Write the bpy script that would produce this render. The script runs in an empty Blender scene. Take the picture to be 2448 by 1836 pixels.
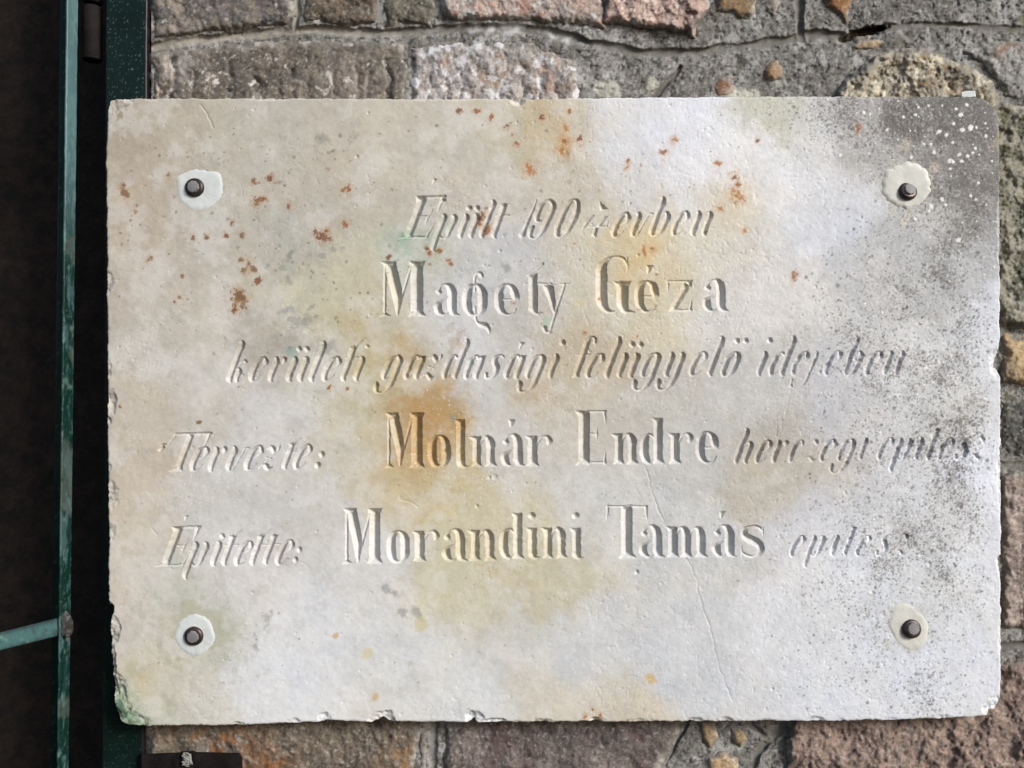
import bpy, math, random
import numpy as np
from mathutils import Vector

sc = bpy.context.scene
# ------------------------------------------------------------------ camera, sky, sun, exposure
S = 0.00028            # metres per photo pixel on the plaque face
W0, H0 = 2448, 1836
DC = 2120.0            # camera distance in photo pixels (about 0.59 m)
Z0 = 1.5               # the plaque hangs at eye height
cam = bpy.data.cameras.new("camera"); co = bpy.data.objects.new("camera", cam)
sc.collection.objects.link(co); sc.camera = co
co.location = (0, -DC*S, Z0); co.rotation_euler = (math.pi/2, 0, 0)
cam.sensor_fit = 'HORIZONTAL'; cam.angle = 2*math.atan(W0/2/DC)
cam.clip_start = 0.01; cam.clip_end = 2000

AZ, EL = 130.0, 26.0   # light comes from the right, a little from above
SUN_W, SKY_W = 1.5, 0.050
world = bpy.data.worlds.new("World"); sc.world = world; world.use_nodes = True
wn = world.node_tree
sky = wn.nodes.new('ShaderNodeTexSky'); sky.sky_type = 'NISHITA'; sky.sun_disc = False
sky.sun_elevation = math.radians(EL); sky.sun_rotation = math.radians(AZ)
sky.air_density = 0.8; sky.dust_density = 2.0; sky.ozone_density = 0.7
wn.links.new(sky.outputs[0], wn.nodes['Background'].inputs[0])
wn.nodes['Background'].inputs[1].default_value = SKY_W
sl = bpy.data.lights.new("sun", 'SUN'); sl.energy = SUN_W; sl.angle = math.radians(17); sl.color = (1.0, 0.995, 0.985)
so = bpy.data.objects.new("sun", sl); sc.collection.objects.link(so)
a, e = math.radians(AZ), math.radians(EL)
sd = Vector((math.sin(a)*math.cos(e), math.cos(a)*math.cos(e), math.sin(e)))
so.rotation_euler = sd.to_track_quat('Z', 'Y').to_euler(); so.location = sd*3
vs = sc.view_settings
vs.view_transform = 'Standard'; vs.look = 'None'; vs.exposure = 1.40; vs.gamma = 1

rng = np.random.default_rng(11)
random.seed(5)

# ------------------------------------------------------------------ helpers
def W(px, py, d=0.0):
    """photo pixel at depth d (pixels behind the plaque face) -> world"""
    k = S*(DC+d)/DC
    return ((px-W0/2)*k, d*S, Z0+(H0/2-py)*k)

def lin(c):
    c = np.asarray(c, dtype=np.float64)/255.0
    return np.where(c <= 0.04045, c/12.92, ((c+0.055)/1.055)**2.4)

def _hash(ix, iy, seed):
    with np.errstate(over='ignore'):
        h = ix.astype(np.uint32)*np.uint32(374761393) + iy.astype(np.uint32)*np.uint32(668265263) + np.uint32((seed*974634777) & 0xffffffff)
        h = (h ^ (h >> np.uint32(13)))*np.uint32(1274126177)
        h = h ^ (h >> np.uint32(16))
    return h.astype(np.float32)*np.float32(2.0/4294967295.0)-np.float32(1.0)

def vn(x, y, seed=0):
    x = np.asarray(x, dtype=np.float32); y = np.asarray(y, dtype=np.float32)
    xf = np.floor(x); yf = np.floor(y)
    ix = xf.astype(np.int64); iy = yf.astype(np.int64)
    u = x-xf; v = y-yf
    u = u*u*(3-2*u); v = v*v*(3-2*v)
    a = _hash(ix, iy, seed); b = _hash(ix+1, iy, seed)
    c = _hash(ix, iy+1, seed); d = _hash(ix+1, iy+1, seed)
    return (a+(b-a)*u)*(1-v)+(c+(d-c)*u)*v

def fbm(x, y, scale, seed=0, octs=4, gain=0.55):
    s = 0; amp = 1.0; tot = 0
    x = np.asarray(x, dtype=np.float32)/scale; y = np.asarray(y, dtype=np.float32)/scale
    for o in range(octs):
        ca, sa = math.cos(0.7*o+seed), math.sin(0.7*o+seed)
        s = s+amp*vn(x*ca-y*sa+17.3*o, x*sa+y*ca-9.1*o, seed*13+o)
        tot += amp; amp *= gain; x = x*2.03; y = y*2.03
    return s/tot*1.5

def sst(a, b, x):
    t = np.clip((x-a)/(b-a), 0, 1)
    return t*t*(3-2*t)

def mix(c, col, m):
    return c+(np.asarray(col)-c)*m[..., None]

def poly_sdf(X, Y, P):
    """signed distance, negative inside"""
    P = np.asarray(P, dtype=np.float64); n = len(P)
    best = np.full(X.shape, 1e18); inside = np.zeros(X.shape, bool)
    for i in range(n):
        ax, ay = P[i]; bx, by = P[(i+1) % n]
        ex, ey = bx-ax, by-ay
        L = ex*ex+ey*ey+1e-12
        t = np.clip(((X-ax)*ex+(Y-ay)*ey)/L, 0, 1)
        best = np.minimum(best, (X-ax-t*ex)**2+(Y-ay-t*ey)**2)
        cond = ((ay > Y) != (by > Y)) & (X < (bx-ax)*(Y-ay)/((by-ay) if by != ay else 1e-9)+ax)
        inside ^= cond
    d = np.sqrt(best)
    return np.where(inside, -d, d)

def path_dist(X, Y, P):
    """distance to a polyline and the position along it"""
    best = np.full(X.shape, 1e18); tt = np.zeros(X.shape)
    n = len(P)-1
    for i in range(n):
        ax, ay = P[i]; bx, by = P[i+1]
        ex, ey = bx-ax, by-ay
        t = np.clip(((X-ax)*ex+(Y-ay)*ey)/(ex*ex+ey*ey+1e-12), 0, 1)
        d = (X-ax-t*ex)**2+(Y-ay-t*ey)**2
        m = d < best
        best = np.where(m, d, best); tt = np.where(m, (i+t)/n, tt)
    return np.sqrt(best), tt

COL = sc.collection
def make_mesh(name, co3, faces, colors=None, material=None, smooth=True):
    me = bpy.data.meshes.new(name)
    co3 = np.ascontiguousarray(co3, dtype=np.float32).reshape(-1, 3)
    faces = np.ascontiguousarray(faces, dtype=np.int32)
    nf, k = faces.shape
    me.vertices.add(len(co3)); me.vertices.foreach_set('co', co3.ravel())
    me.loops.add(nf*k); me.loops.foreach_set('vertex_index', faces.ravel())
    me.polygons.add(nf)
    me.polygons.foreach_set('loop_start', np.arange(0, nf*k, k, dtype=np.int32))
    if smooth: me.polygons.foreach_set('use_smooth', np.ones(nf, bool))
    me.update(calc_edges=True)
    if colors is not None:
        at = me.color_attributes.new('Col', 'FLOAT_COLOR', 'POINT')
        c4 = np.ones((len(co3), 4), np.float32); c4[:, :3] = np.clip(colors.reshape(-1, 3), 0, 1)
        at.data.foreach_set('color', c4.ravel())
    if material: me.materials.append(material)
    return me

def link(name, me, parent=None):
    o = bpy.data.objects.new(name, me); COL.objects.link(o)
    if parent: o.parent = parent
    return o

def tag(o, label=None, cat=None, group=None, kind=None):
    if label: o['label'] = label
    if cat: o['category'] = cat
    if group: o['group'] = group
    if kind: o['kind'] = kind
    return o

def compact(co3, faces, *attrs):
    used = np.unique(faces)
    remap = np.full(len(co3), -1, np.int64); remap[used] = np.arange(len(used))
    return [co3[used], remap[faces]]+[a[used] for a in attrs]

def grid_faces(ny, nx):
    i = np.arange(ny*nx).reshape(ny, nx)
    # y grows downwards in the photo; winding gives normals towards the camera (-Y)
    return np.stack([i[1:, :-1], i[1:, 1:], i[:-1, 1:], i[:-1, :-1]], -1)

# ------------------------------------------------------------------ materials
def stone_mat(name, rough=0.75, grain=0.10, gscale=1600, bump=0.35, bscale=900, bdist=0.0003, spec=0.3, attr=True, base=(0.5, 0.5, 0.5), base2=None, metallic=0.0, bump2=None, sss=0.0):
    m = bpy.data.materials.new(name); m.use_nodes = True
    nt = m.node_tree; N = nt.nodes; L = nt.links
    bs = N['Principled BSDF']
    tc = N.new('ShaderNodeTexCoord')
    n1 = N.new('ShaderNodeTexNoise'); n1.inputs['Scale'].default_value = gscale; n1.inputs['Detail'].default_value = 3
    L.new(tc.outputs['Object'], n1.inputs['Vector'])
    mr = N.new('ShaderNodeMapRange'); mr.inputs['From Min'].default_value = 0.25; mr.inputs['From Max'].default_value = 0.75
    mr.inputs['To Min'].default_value = 1-grain; mr.inputs['To Max'].default_value = 1+grain
    L.new(n1.outputs['Fac'], mr.inputs['Value'])
    mul = N.new('ShaderNodeMix'); mul.data_type = 'RGBA'; mul.blend_type = 'MULTIPLY'; mul.inputs[0].default_value = 1
    if attr:
        at = N.new('ShaderNodeAttribute'); at.attribute_name = 'Col'
        L.new(at.outputs['Color'], mul.inputs[6])
    else:
        n0 = N.new('ShaderNodeTexNoise'); n0.inputs['Scale'].default_value = 60; n0.inputs['Detail'].default_value = 8; n0.inputs['Roughness'].default_value = 0.7
        L.new(tc.outputs['Object'], n0.inputs['Vector'])
        cr = N.new('ShaderNodeValToRGB')
        cr.color_ramp.elements[0].position = 0.38; cr.color_ramp.elements[1].position = 0.66
        cr.color_ramp.elements[0].color = (*base, 1); cr.color_ramp.elements[1].color = (*(base2 or base), 1)
        L.new(n0.outputs['Fac'], cr.inputs[0]); L.new(cr.outputs[0], mul.inputs[6])
    cc = N.new('ShaderNodeCombineColor')
    for k in range(3): L.new(mr.outputs[0], cc.inputs[k])
    L.new(cc.outputs[0], mul.inputs[7])
    L.new(mul.outputs[2], bs.inputs['Base Color'])
    bs.inputs['Roughness'].default_value = rough
    bs.inputs['Metallic'].default_value = metallic
    bs.inputs['Specular IOR Level'].default_value = spec
    n2 = N.new('ShaderNodeTexNoise'); n2.inputs['Scale'].default_value = bscale; n2.inputs['Detail'].default_value = 5; n2.inputs['Roughness'].default_value = 0.65
    L.new(tc.outputs['Object'], n2.inputs['Vector'])
    bp = N.new('ShaderNodeBump'); bp.inputs['Strength'].default_value = bump; bp.inputs['Distance'].default_value = bdist
    L.new(n2.outputs['Fac'], bp.inputs['Height']); L.new(bp.outputs[0], bs.inputs['Normal'])
    return m

M_marble = stone_mat('weathered_marble', rough=0.55, grain=0.06, gscale=2600, bump=0.30, bscale=1700, bdist=0.00030, spec=0.35)
M_rock = stone_mat('rough_rock', rough=0.9, grain=0.30, gscale=1500, bump=0.6, bscale=1500, bdist=0.0005, spec=0.12)
M_mortar = stone_mat('grey_mortar', rough=0.95, grain=0.25, gscale=1900, bump=0.8, bscale=1500, bdist=0.0006, spec=0.1)
M_filler = stone_mat('white_filler', rough=0.6, grain=0.04, gscale=1200, bump=0.25, bscale=900, bdist=0.0004, attr=False, base=(0.48, 0.515, 0.515), base2=(0.57, 0.60, 0.595))
M_filler2 = stone_mat('cream_filler', rough=0.6, grain=0.05, gscale=1200, bump=0.25, bscale=900, bdist=0.0004, attr=False, base=(0.47, 0.47, 0.435), base2=(0.58, 0.58, 0.54))
M_green = stone_mat('dark_green_paint', rough=0.35, grain=0.25, gscale=2500, bump=0.25, bscale=700, bdist=0.0003, spec=0.22, attr=True)
M_bolt = stone_mat('dark_bolt_steel', rough=0.38, grain=0.2, gscale=1500, bump=0.2, bscale=600, bdist=0.0002, attr=False, base=(0.035, 0.028, 0.026), base2=(0.075, 0.05, 0.04), metallic=0.5, spec=0.5)
M_bolt_top = stone_mat('grey_bolt_top', rough=0.65, grain=0.12, gscale=1500, bump=0.15, bscale=600, bdist=0.0002, attr=False, base=(0.13, 0.13, 0.135), base2=(0.20, 0.20, 0.20), metallic=0.0, spec=0.5)
M_iron = stone_mat('rusty_dark_iron', rough=0.8, spec=0.12, grain=0.4, gscale=1200, bump=0.5, bscale=700, bdist=0.0005, attr=False, base=(0.005, 0.0042, 0.0042), base2=(0.015, 0.012, 0.0115))
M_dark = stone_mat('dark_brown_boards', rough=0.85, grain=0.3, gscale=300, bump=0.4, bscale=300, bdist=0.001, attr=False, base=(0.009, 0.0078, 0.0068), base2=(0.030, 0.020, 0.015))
M_web = stone_mat('pale_cobweb', rough=0.9, attr=False, base=(0.16, 0.16, 0.15), base2=(0.30, 0.30, 0.28))

# ------------------------------------------------------------------ glyphs (x right, y up from the baseline, in photo pixels)
def istem(x, top=55):
    return ('S', [(x-7, top+0.5, 1.6), (x-1.5, top-1.5, 4.4), (x+1.3, top-9, 6.6), (x, top-21, 6.8), (x, 14, 6.8), (x+1, 6, 5.8), (x+4, 1, 3.6), (x+9, -1.5, 1.5)])
def ital():
    G = {}
    dots = [('S', [(10, 81, 6.2), (11, 79, 5.5)]), ('S', [(30, 81, 6.2), (31, 79, 5.5)])]
    G['i'] = [istem(0)]
    G['u'] = [istem(0), istem(25)]
    G['n'] = [istem(0), istem(27), ('S', [(8, 44, 1.5), (16, 53, 1.8), (21, 55, 2)])]
    G['p'] = [('S', [(-7, 55, 1.5), (-1, 53, 4.2), (1.5, 46, 6.4), (0, 34, 6.6), (0, -14, 6.6), (1, -24, 5.4), (5, -30, 2.8), (10, -32, 1.5)]),
              ('S', [(17, 55, 1.5), (24, 52, 4.6), (27, 44, 6.6), (25, 30, 6.6), (24, 12, 5.4), (22, 2, 3.6), (15, -1, 2), (8, 4, 2.8), (3, 10, 2.5)])]
    G['l'] = [('S', [(-7, 92, 1.5), (-1, 90, 4.2), (1.5, 81, 6.6), (0, 66, 6.8), (0, 14, 6.8), (1, 6, 5.8), (4, 1, 3.6), (9, -1.5, 1.5)])]
    tt = [('S', [(0, 76, 6), (0, 60, 6.6), (0, 14, 6.8), (1, 6, 5.8), (4, 1, 3.6), (9, -1.5, 1.5)]), ('P', [(-11, 81), (9, 81), (6, 62), (-5, 66)]), ('L', [(-12, 54, 1.6), (20, 54, 2)])]
    G['t'] = tt
    G['T2'] = tt+[('L', [(2, 80, 3), (14, 96, 1.7)])]
    G['e'] = [('S', [(5, 27, 1.6), (14, 31, 2.2), (21, 38, 4.2), (21.5, 46, 5.8), (16, 54, 3.6), (9, 53.5, 3.6), (3, 45, 5.6), (0, 30, 6.6), (-1, 14, 6.6), (3, 3, 5.2), (9, -0.5, 3), (16, 4, 2), (21, 13, 1.5)])]
    G['r'] = [istem(0), ('S', [(6, 40, 1.8), (12, 50, 3), (17, 53, 5), (18.5, 49, 5.6), (17, 46, 4)])]
    G['k'] = [('S', [(-7, 97, 1.5), (-1, 95, 4.2), (1.5, 86, 6.6), (0, 68, 6.8), (0, 14, 6.8), (1, 6, 5.8), (4, 1, 3.6), (9, -1.5, 1.5)]),
              ('S', [(4, 28, 1.6), (12, 38, 2.2), (19, 49, 3.5), (23, 48, 4.6)]), ('S', [(6, 31, 2), (15, 30, 4), (18.5, 22, 6.2), (17, 10, 5.8), (19, 3, 4.2), (25, -1, 1.5)])]
    abowl = ('S', [(16, 49, 4), (10, 54, 2.8), (4, 50, 4), (0, 38, 6.5), (-1, 14, 6.6), (2, 4, 5.2), (7, 1, 3), (15, 7, 1.6)])
    G['a'] = [abowl, ('S', [(25, 48, 6), (25, 40, 6.6), (24, 14, 6.8), (25, 6, 5.8), (28, 1, 3.6), (33, -1, 1.5)]), ('P', [(13, 55), (33, 55), (31, 40), (20, 42)])]
    G['d'] = [abowl, ('S', [(18, 92, 1.5), (24, 90, 4.2), (26.5, 81, 6.6), (25, 66, 6.8), (25, 14, 6.8), (26, 6, 5.8), (29, 1, 3.6), (34, -1.5, 1.5)])]
    gl = ('S', [(16, 53, 3), (8, 51.5, 4.2), (2, 42, 6.2), (0, 28, 6.6), (0, 12, 6.2), (3, 3, 4.6), (8, 0, 2.2), (13, 3, 1.5)])
    tail = [(25, 0, 6.7), (22, -18, 6), (15, -29, 3.6), (6, -33, 2.8), (-3, -30, 3.6), (-8, -22, 5.8), (-9, -14, 6.2), (-12, -8, 3)]
    G['g'] = [gl, ('S', [(11, 54, 2.6), (19, 53, 4.6), (25, 45, 6.6), (25.5, 30, 6.8)]+tail)]
    G['y'] = [istem(0), ('S', [(17, 55, 1.6), (23, 53, 4.4), (26, 45, 6.6), (25.5, 30, 6.8)]+tail)]
    G['j'] = [('S', [(-6, 55, 1.6), (-1, 53, 4), (1, 45, 5), (0, 20, 5)]+[(x-26, y, r*0.7) for x, y, r in tail])]
    G['z'] = [('S', [(0, 48, 2), (5, 53, 4.2), (11, 49, 6.2), (15, 43, 4), (20, 43, 2), (24, 51, 3.4), (24, 57, 1.8)]), ('L', [(20, 43, 1.8), (0, 6, 2)]),
              ('S', [(-4, 2, 1.6), (1, 9, 3), (8, 10, 4.6), (14, 4, 6), (19, 0, 4), (25, 5, 1.6)]), ('L', [(3, 29, 1.8), (17, 24, 1.8)])]
    G['s'] = [('S', [(25, 49, 2), (18, 55, 2.6), (9, 53, 4), (5, 45, 6), (9, 36, 6.6), (16, 26, 7), (19, 15, 6.6), (15, 5, 5), (7, 0, 3.6), (0, 2, 4), (-3, 10, 4.6)])]
    G['f'] = [('S', [(17, 82, 4.2), (15, 91, 4.2), (8, 96, 3.2), (1, 92, 5), (-1, 80, 6.6), (0, 60, 6.8), (0, 8, 6.6)]), ('P', [(-8, -1), (12, -2), (6, 12), (-5, 12)]), ('L', [(-16, 54, 1.6), (14, 54, 2.8)])]
    G['o'] = [('S', [(0, 28, 6.6), (2, 42, 6.2), (8, 52, 4.2), (14, 54.5, 3.2), (21, 51, 5.2), (25, 40, 6.6), (25, 26, 6.6), (23, 12, 6.2), (17, 2, 4.2), (11, -0.5, 3.2), (4, 3, 5.2), (0, 14, 6.2), (0, 28, 6.6)])]
    G['b'] = [('S', [(-7, 90, 1.5), (-1, 88, 4.2), (1.5, 79, 6.6), (0, 64, 6.8), (0, 14, 6.6), (2, 5, 5), (8, -1, 3.4), (15, 2, 4.2), (22, 12, 5.6), (25, 28, 6.6), (26, 44, 6.6), (21, 53, 4.6), (15, 53, 2.8), (8, 44, 1.8)])]
    G['v'] = [istem(0), ('S', [(5, 1, 3), (10, 0, 2), (14, 7, 2), (20, 36, 2), (24, 52, 2.2), (32, 52, 2.4)])]
    G['c'] = [('S', [(19, 44, 3.4), (18, 51, 4), (12, 55, 3), (6, 52, 4.2), (2, 42, 6.2), (0, 26, 6.6), (0, 12, 6.2), (4, 2, 4.6), (10, 0, 2.6), (18, 7, 1.6)])]
    G['h'] = [('S', [(-7, 88, 1.5), (-1, 86, 4.2), (1.5, 77, 6.6), (0, 62, 6.8), (0, 14, 6.8), (1, 6, 5.8), (3, 1, 3.6), (6, -2, 1.5)]),
              ('S', [(5, 42, 1.8), (12, 51, 2.6), (19, 53, 4.2), (24, 47, 6.2), (24, 36, 6.6), (23, 14, 6.6), (24, 6, 5.8), (27, 1, 3.6), (32, -1, 1.5)])]
    G['E'] = [('P', [(-11, 0), (10.5, 0), (10.5, 100), (-11, 100)]), ('P', [(-20, 101), (11, 101), (10, 89), (-10, 85)]), ('L', [(5, 98, 3), (52, 99, 3.6)]),
              ('P', [(41, 101), (54, 101), (49, 64), (46, 64)]), ('L', [(8, 52, 2), (30, 52, 2)]), ('P', [(32, 69), (35.5, 69), (31, 26), (26, 44)]),
              ('L', [(5, 2, 2.6), (42, 2, 2.8)]), ('P', [(48, 36), (52, 36), (47, -2), (37, 0)]), ('P', [(-27, -2), (11, -2), (11, 5), (-10, 8)])]
    G['T'] = [('P', [(-9, 0), (8.5, 0), (8.5, 90), (-9, 90)]), ('L', [(-38, 88, 3.2), (46, 89, 3.6)]), ('P', [(36, 91), (48, 91), (44, 57), (41, 57)]),
              ('L', [(-37, 86, 2.4), (-46, 60, 1.8)]), ('S', [(-57, 57, 6), (-60, 51, 5)]), ('S', [(-60, 61, 3.4), (-53, 63, 2.2), (-46, 60, 1.6)]), ('P', [(-23, -1), (13, -1), (9, 9), (-9, 11)])]
    G['1'] = [('L', [(0, 4, 7), (4, 88, 1.8)])]
    G['9'] = [('S', [(-11, 38, 2.4), (-18, 39, 4), (-24, 47, 5.8), (-25, 60, 6.4), (-24, 74, 5.8), (-19, 84, 3.4), (-10, 88, 3.6), (-1, 84, 5.2), (6, 74, 6.6), (6, 60, 7), (2, 20, 6.8), (-2, 5, 4.6), (-9, -2, 2.8), (-16, -1, 3.2), (-23, 4, 4.6), (-26, 14, 5.8), (-24, 24, 4.6)])]
    G['0'] = [('S', [(0, 40, 7), (2, 66, 6.8), (8, 82, 4.6), (15, 87.5, 3.4), (24, 83, 5.4), (30, 66, 7), (31, 44, 7), (28, 20, 6.8), (21, 4, 4.4), (13, -1, 3.4), (5, 4, 5.4), (0, 20, 6.8), (0, 40, 7)])]
    G['4'] = [('P', [(-15, 88), (18, 64), (-3, 62)]), ('P', [(12, 48), (24, 52), (11, 22), (-2, 22)]), ('P', [(-2, 24), (10, 22), (12, -4), (-3, 4)]), ('S', [(-14, 50, 2), (-24, 36, 4.4), (-29, 20, 3)]), ('L', [(-14, 24, 1.8), (27, 25, 2)]),
              ('P', [(-14, 35), (-2, 28), (-12, 28)]), ('P', [(24, 40), (27, 38), (27, 24), (22, 26)])]
    G[':'] = [('S', [(0, 34, 6.6), (1, 32, 6)]), ('S', [(0, 9, 6.6), (1, 7, 6)])]
    G['dots'] = [('S', [(0, 0, 6.6), (1.5, -2, 5.8)]), ('S', [(20, 0, 6.6), (21.5, -2, 5.8)])]
    G['dot'] = [('S', [(0, 0, 6.8), (1.5, -2, 6)])]
    G['acute'] = [('P', [(-8, 9), (8, 9), (-5, -9), (-9, -9)])]
    return G
def roman():
    G = {}
    foot = lambda a, b, c, d: ('P', [(a, -1), (d, -1), (c, 10), (b, 10)])
    G['o'] = [('S', [(10, 36, 10.3), (11, 54, 9.8), (17, 67, 6.6), (27, 72, 3.8), (37, 67, 6.6), (43, 54, 9.8), (44, 36, 10.3), (43, 18, 9.8), (37, 5, 6.6), (27, 0, 3.8), (17, 5, 6.6), (11, 18, 9.8), (10, 36, 10.3)])]
    G['n'] = [('P', [(10, 0), (31, 0), (31, 72), (10, 72)]), ('P', [(-2, 73), (31, 73), (31, 64), (11, 60)]), foot(6, 10, 31, 35),
              ('S', [(27, 50, 2.6), (33, 62, 3.2), (42, 69.5, 4.6), (50, 67, 7.2), (55, 59, 9.8), (56, 48, 10.6)]), ('P', [(45.5, 0), (66.5, 0), (66.5, 54), (45.5, 54)]), foot(41, 45.5, 66.5, 74)]
    G['m'] = [('P', [(5, 0), (27, 0), (27, 72), (5, 72)]), ('P', [(-3, 73), (27, 73), (27, 64), (6, 60)]), foot(2, 5, 27, 31),
              ('S', [(23, 52, 2.6), (29, 63, 3.2), (36, 69.5, 4.6), (43, 66, 7.2), (47, 58, 9.8), (48, 48, 10.6)]), ('P', [(37, 0), (59, 0), (59, 54), (37, 54)]), foot(34, 37, 59, 63),
              ('S', [(55, 52, 2.6), (62, 63, 3.2), (71, 69.5, 4.6), (78, 66, 7.2), (82, 58, 9.8), (83, 48, 10.6)]), ('P', [(72, 0), (94, 0), (94, 54), (72, 54)]), foot(68, 72, 94, 101)]
    G['r'] = [('P', [(6, 0), (29, 0), (29, 72), (6, 72)]), ('P', [(-2, 73), (29, 73), (29, 64), (8, 60)]), foot(1, 6, 29, 34),
              ('S', [(26, 50, 2.6), (34, 63, 3.2), (44, 70.5, 3.8), (53, 69, 5.4), (58, 61, 6.8), (56, 56, 6)])]
    G['a'] = [('S', [(12, 57, 7), (15, 54.5, 6)]), ('S', [(12, 60, 5), (18, 69, 3.6), (28, 73, 3.6), (37, 70, 6.6), (43, 61, 9.8), (45, 48, 10.6), (45, 20, 10.6), (46, 10, 9.6), (51, 3, 5.2), (61, -1, 2)]),
              ('S', [(36, 44, 2.5), (25, 36, 3.2), (15, 29, 5.2), (10, 20, 9.4), (13, 9, 8.4), (20, 2, 4.6), (28, 1, 3), (37, 10, 2.5)])]
    G['e'] = [('S', [(43, 37, 4), (44, 43, 8), (43, 53, 9.8), (38, 65, 7.2), (27, 72, 3.8), (17, 67, 6.8), (11, 55, 9.8), (10, 36, 10.6), (12, 18, 9.8), (19, 5, 6.2), (29, 0, 3.8), (39, 3, 3), (46, 13, 2.5)]), ('L', [(14, 36, 2.4), (50, 36, 2.8)]), ('P', [(33, 42), (54, 46), (53, 35), (44, 36)])]
    G['l'] = [('P', [(3.5, 6), (24, 6), (24, 112), (3.5, 112)]), ('P', [(-2, 113), (24, 113), (24, 101), (5, 100)]), ('S', [(14, 12, 10.3), (17, 4, 7.2), (23, -0.5, 4.2), (31, 0, 2)])]
    G['d'] = [('S', [(34, 61, 2.6), (27, 69, 3.2), (18, 67, 5.4), (11, 55, 9.2), (10, 36, 10.3), (11, 18, 9.8), (17, 6, 6.8), (25, 1, 3.8), (34, 9, 2.6)]), ('P', [(33, 0), (54.5, 0), (54.5, 108), (33, 108)]), ('P', [(27, 109), (54.5, 109), (54.5, 97), (35, 98)]), foot(31, 33, 54.5, 61)]
    G['i'] = [('P', [(5, 4), (25.5, 4), (25.5, 71), (5, 71)]), ('P', [(-2, 72), (25.5, 72), (25.5, 63), (7, 59)]), ('S', [(15, 11, 10.3), (18, 4, 7.2), (24, 0, 4.2), (31, 1, 2)]), ('S', [(13, 101, 8), (15, 101, 7.4)])]
    G['t'] = [('P', [(6, 6), (28, 6), (28, 97), (6, 91)]), ('L', [(3, 91, 3), (40, 118, 4.4)]), ('L', [(-4, 71, 2), (62, 71.5, 2.2)]), ('S', [(17, 14, 10.8), (20, 6, 7.4), (27, 0, 4.2), (39, 1, 2)])]
    G['y'] = [('P', [(3, 72), (30, 72), (38, 2), (29, 2)]), ('L', [(57, 72, 3.2), (34, 3, 4), (24, -34, 3.2)]), ('S', [(24, -34, 3.2), (20, -41, 3.2), (12, -40, 4.4), (8, -32, 6.4)]), ('L', [(45, 72, 1.8), (67, 73, 1.8)]), ('L', [(-2, 72, 1.8), (35, 72, 1.8)])]
    G['g'] = [('S', [(12, 36, 11), (13, 54, 10.4), (20, 67, 6.6), (31, 71, 3.8), (42, 67, 6.6), (49, 54, 10.4), (50, 36, 11), (49, 18, 10.4), (42, 5, 6.6), (31, 1, 3.8), (20, 5, 6.6), (13, 18, 10.4), (12, 36, 11)]),
              ('S', [(48, 93, 5), (46, 98, 4.6), (39, 101, 3.6), (33, 96, 2.8), (31, 87, 2.8), (31, 56, 2.6)]), ('S', [(30, 18, 2.6), (32, 5, 3), (33, -8, 3), (38, -19, 4.2), (48, -23, 7), (58, -26, 7), (64, -34, 4.6), (67, -43, 2)])]
    G['G'] = [('S', [(73, 117, 3), (66, 129, 4), (52, 134, 4), (36, 132, 4.4), (22, 123, 7.6), (14, 108, 12), (13, 90, 13), (13, 45, 13), (15, 24, 12), (23, 9, 7.6), (36, 2, 4.2), (50, 4, 3.2), (60, 14, 2.6)]),
              ('P', [(72, 135), (77, 135), (77.5, 101), (74, 101), (71, 122)]), ('P', [(49, 20), (76.5, 20), (77.5, 75), (49, 75)]), ('P', [(40, 76), (86, 76), (77, 64), (49, 64)]), ('S', [(63, 26, 13.2), (66, 13, 10.4), (74, 4, 6.2), (92, 1, 2)])]
    G['z'] = [('L', [(1, 71, 2.8), (59, 72, 3.2)]), ('P', [(40, 74), (60.5, 74), (59, 56), (55, 56)]), ('P', [(41, 71), (60, 64), (22, 0), (4, 1)]), ('L', [(8, 2, 2.8), (59, 2, 3.2)]), ('P', [(51, 0), (61, -1), (61, 37), (57, 25)]), ('P', [(-1, 73), (6, 73), (4, 47), (1, 50)])]
    G['s'] = [('S', [(50, 63, 2.6), (41, 70.5, 3.8), (28, 72, 3.8), (14, 69, 5.4), (7, 59, 7.8), (11, 49, 9.2), (25, 41, 9.8), (39, 33, 9.8), (47, 22, 8.8), (44, 9, 6.6), (34, 2, 4.2), (22, 1, 3.6), (10, 5, 3.2), (3, 11, 2.6)]), ('P', [(49, 72), (54, 72), (54.5, 50), (51, 52)]), ('P', [(-1, 28), (2, 26), (5, 0), (0, 0)])]
    G['E'] = [('P', [(8.5, 0), (35, 0), (35, 127), (8.5, 127)]), ('P', [(-2, 128), (35, 128), (35, 115), (10, 113)]), ('L', [(30, 125, 3.2), (72, 126, 3.6)]), ('P', [(64, 128), (74, 128), (73.5, 94), (71, 98)]),
              ('L', [(33, 72, 2.2), (54, 72, 2.2)]), ('P', [(52, 92), (55, 72), (54, 44), (49, 72)]), ('L', [(30, 3, 2.8), (72, 3, 3.2)]), ('P', [(66, 0), (75, -4), (74, 34), (71, 24)]), ('P', [(0, -2), (37, -2), (35, 9), (9, 11)])]
    G['T'] = [('P', [(35.5, 0), (62, 0), (62, 124), (35.5, 124)]), ('L', [(1, 122, 3.2), (96, 123, 3.2)]), ('P', [(-1, 124), (8, 124), (3, 92), (0, 92)]), ('P', [(90, 125), (98, 125), (98, 90), (95, 92)]), ('P', [(28, -2), (75, -2), (62, 11), (35.5, 11)])]
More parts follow.
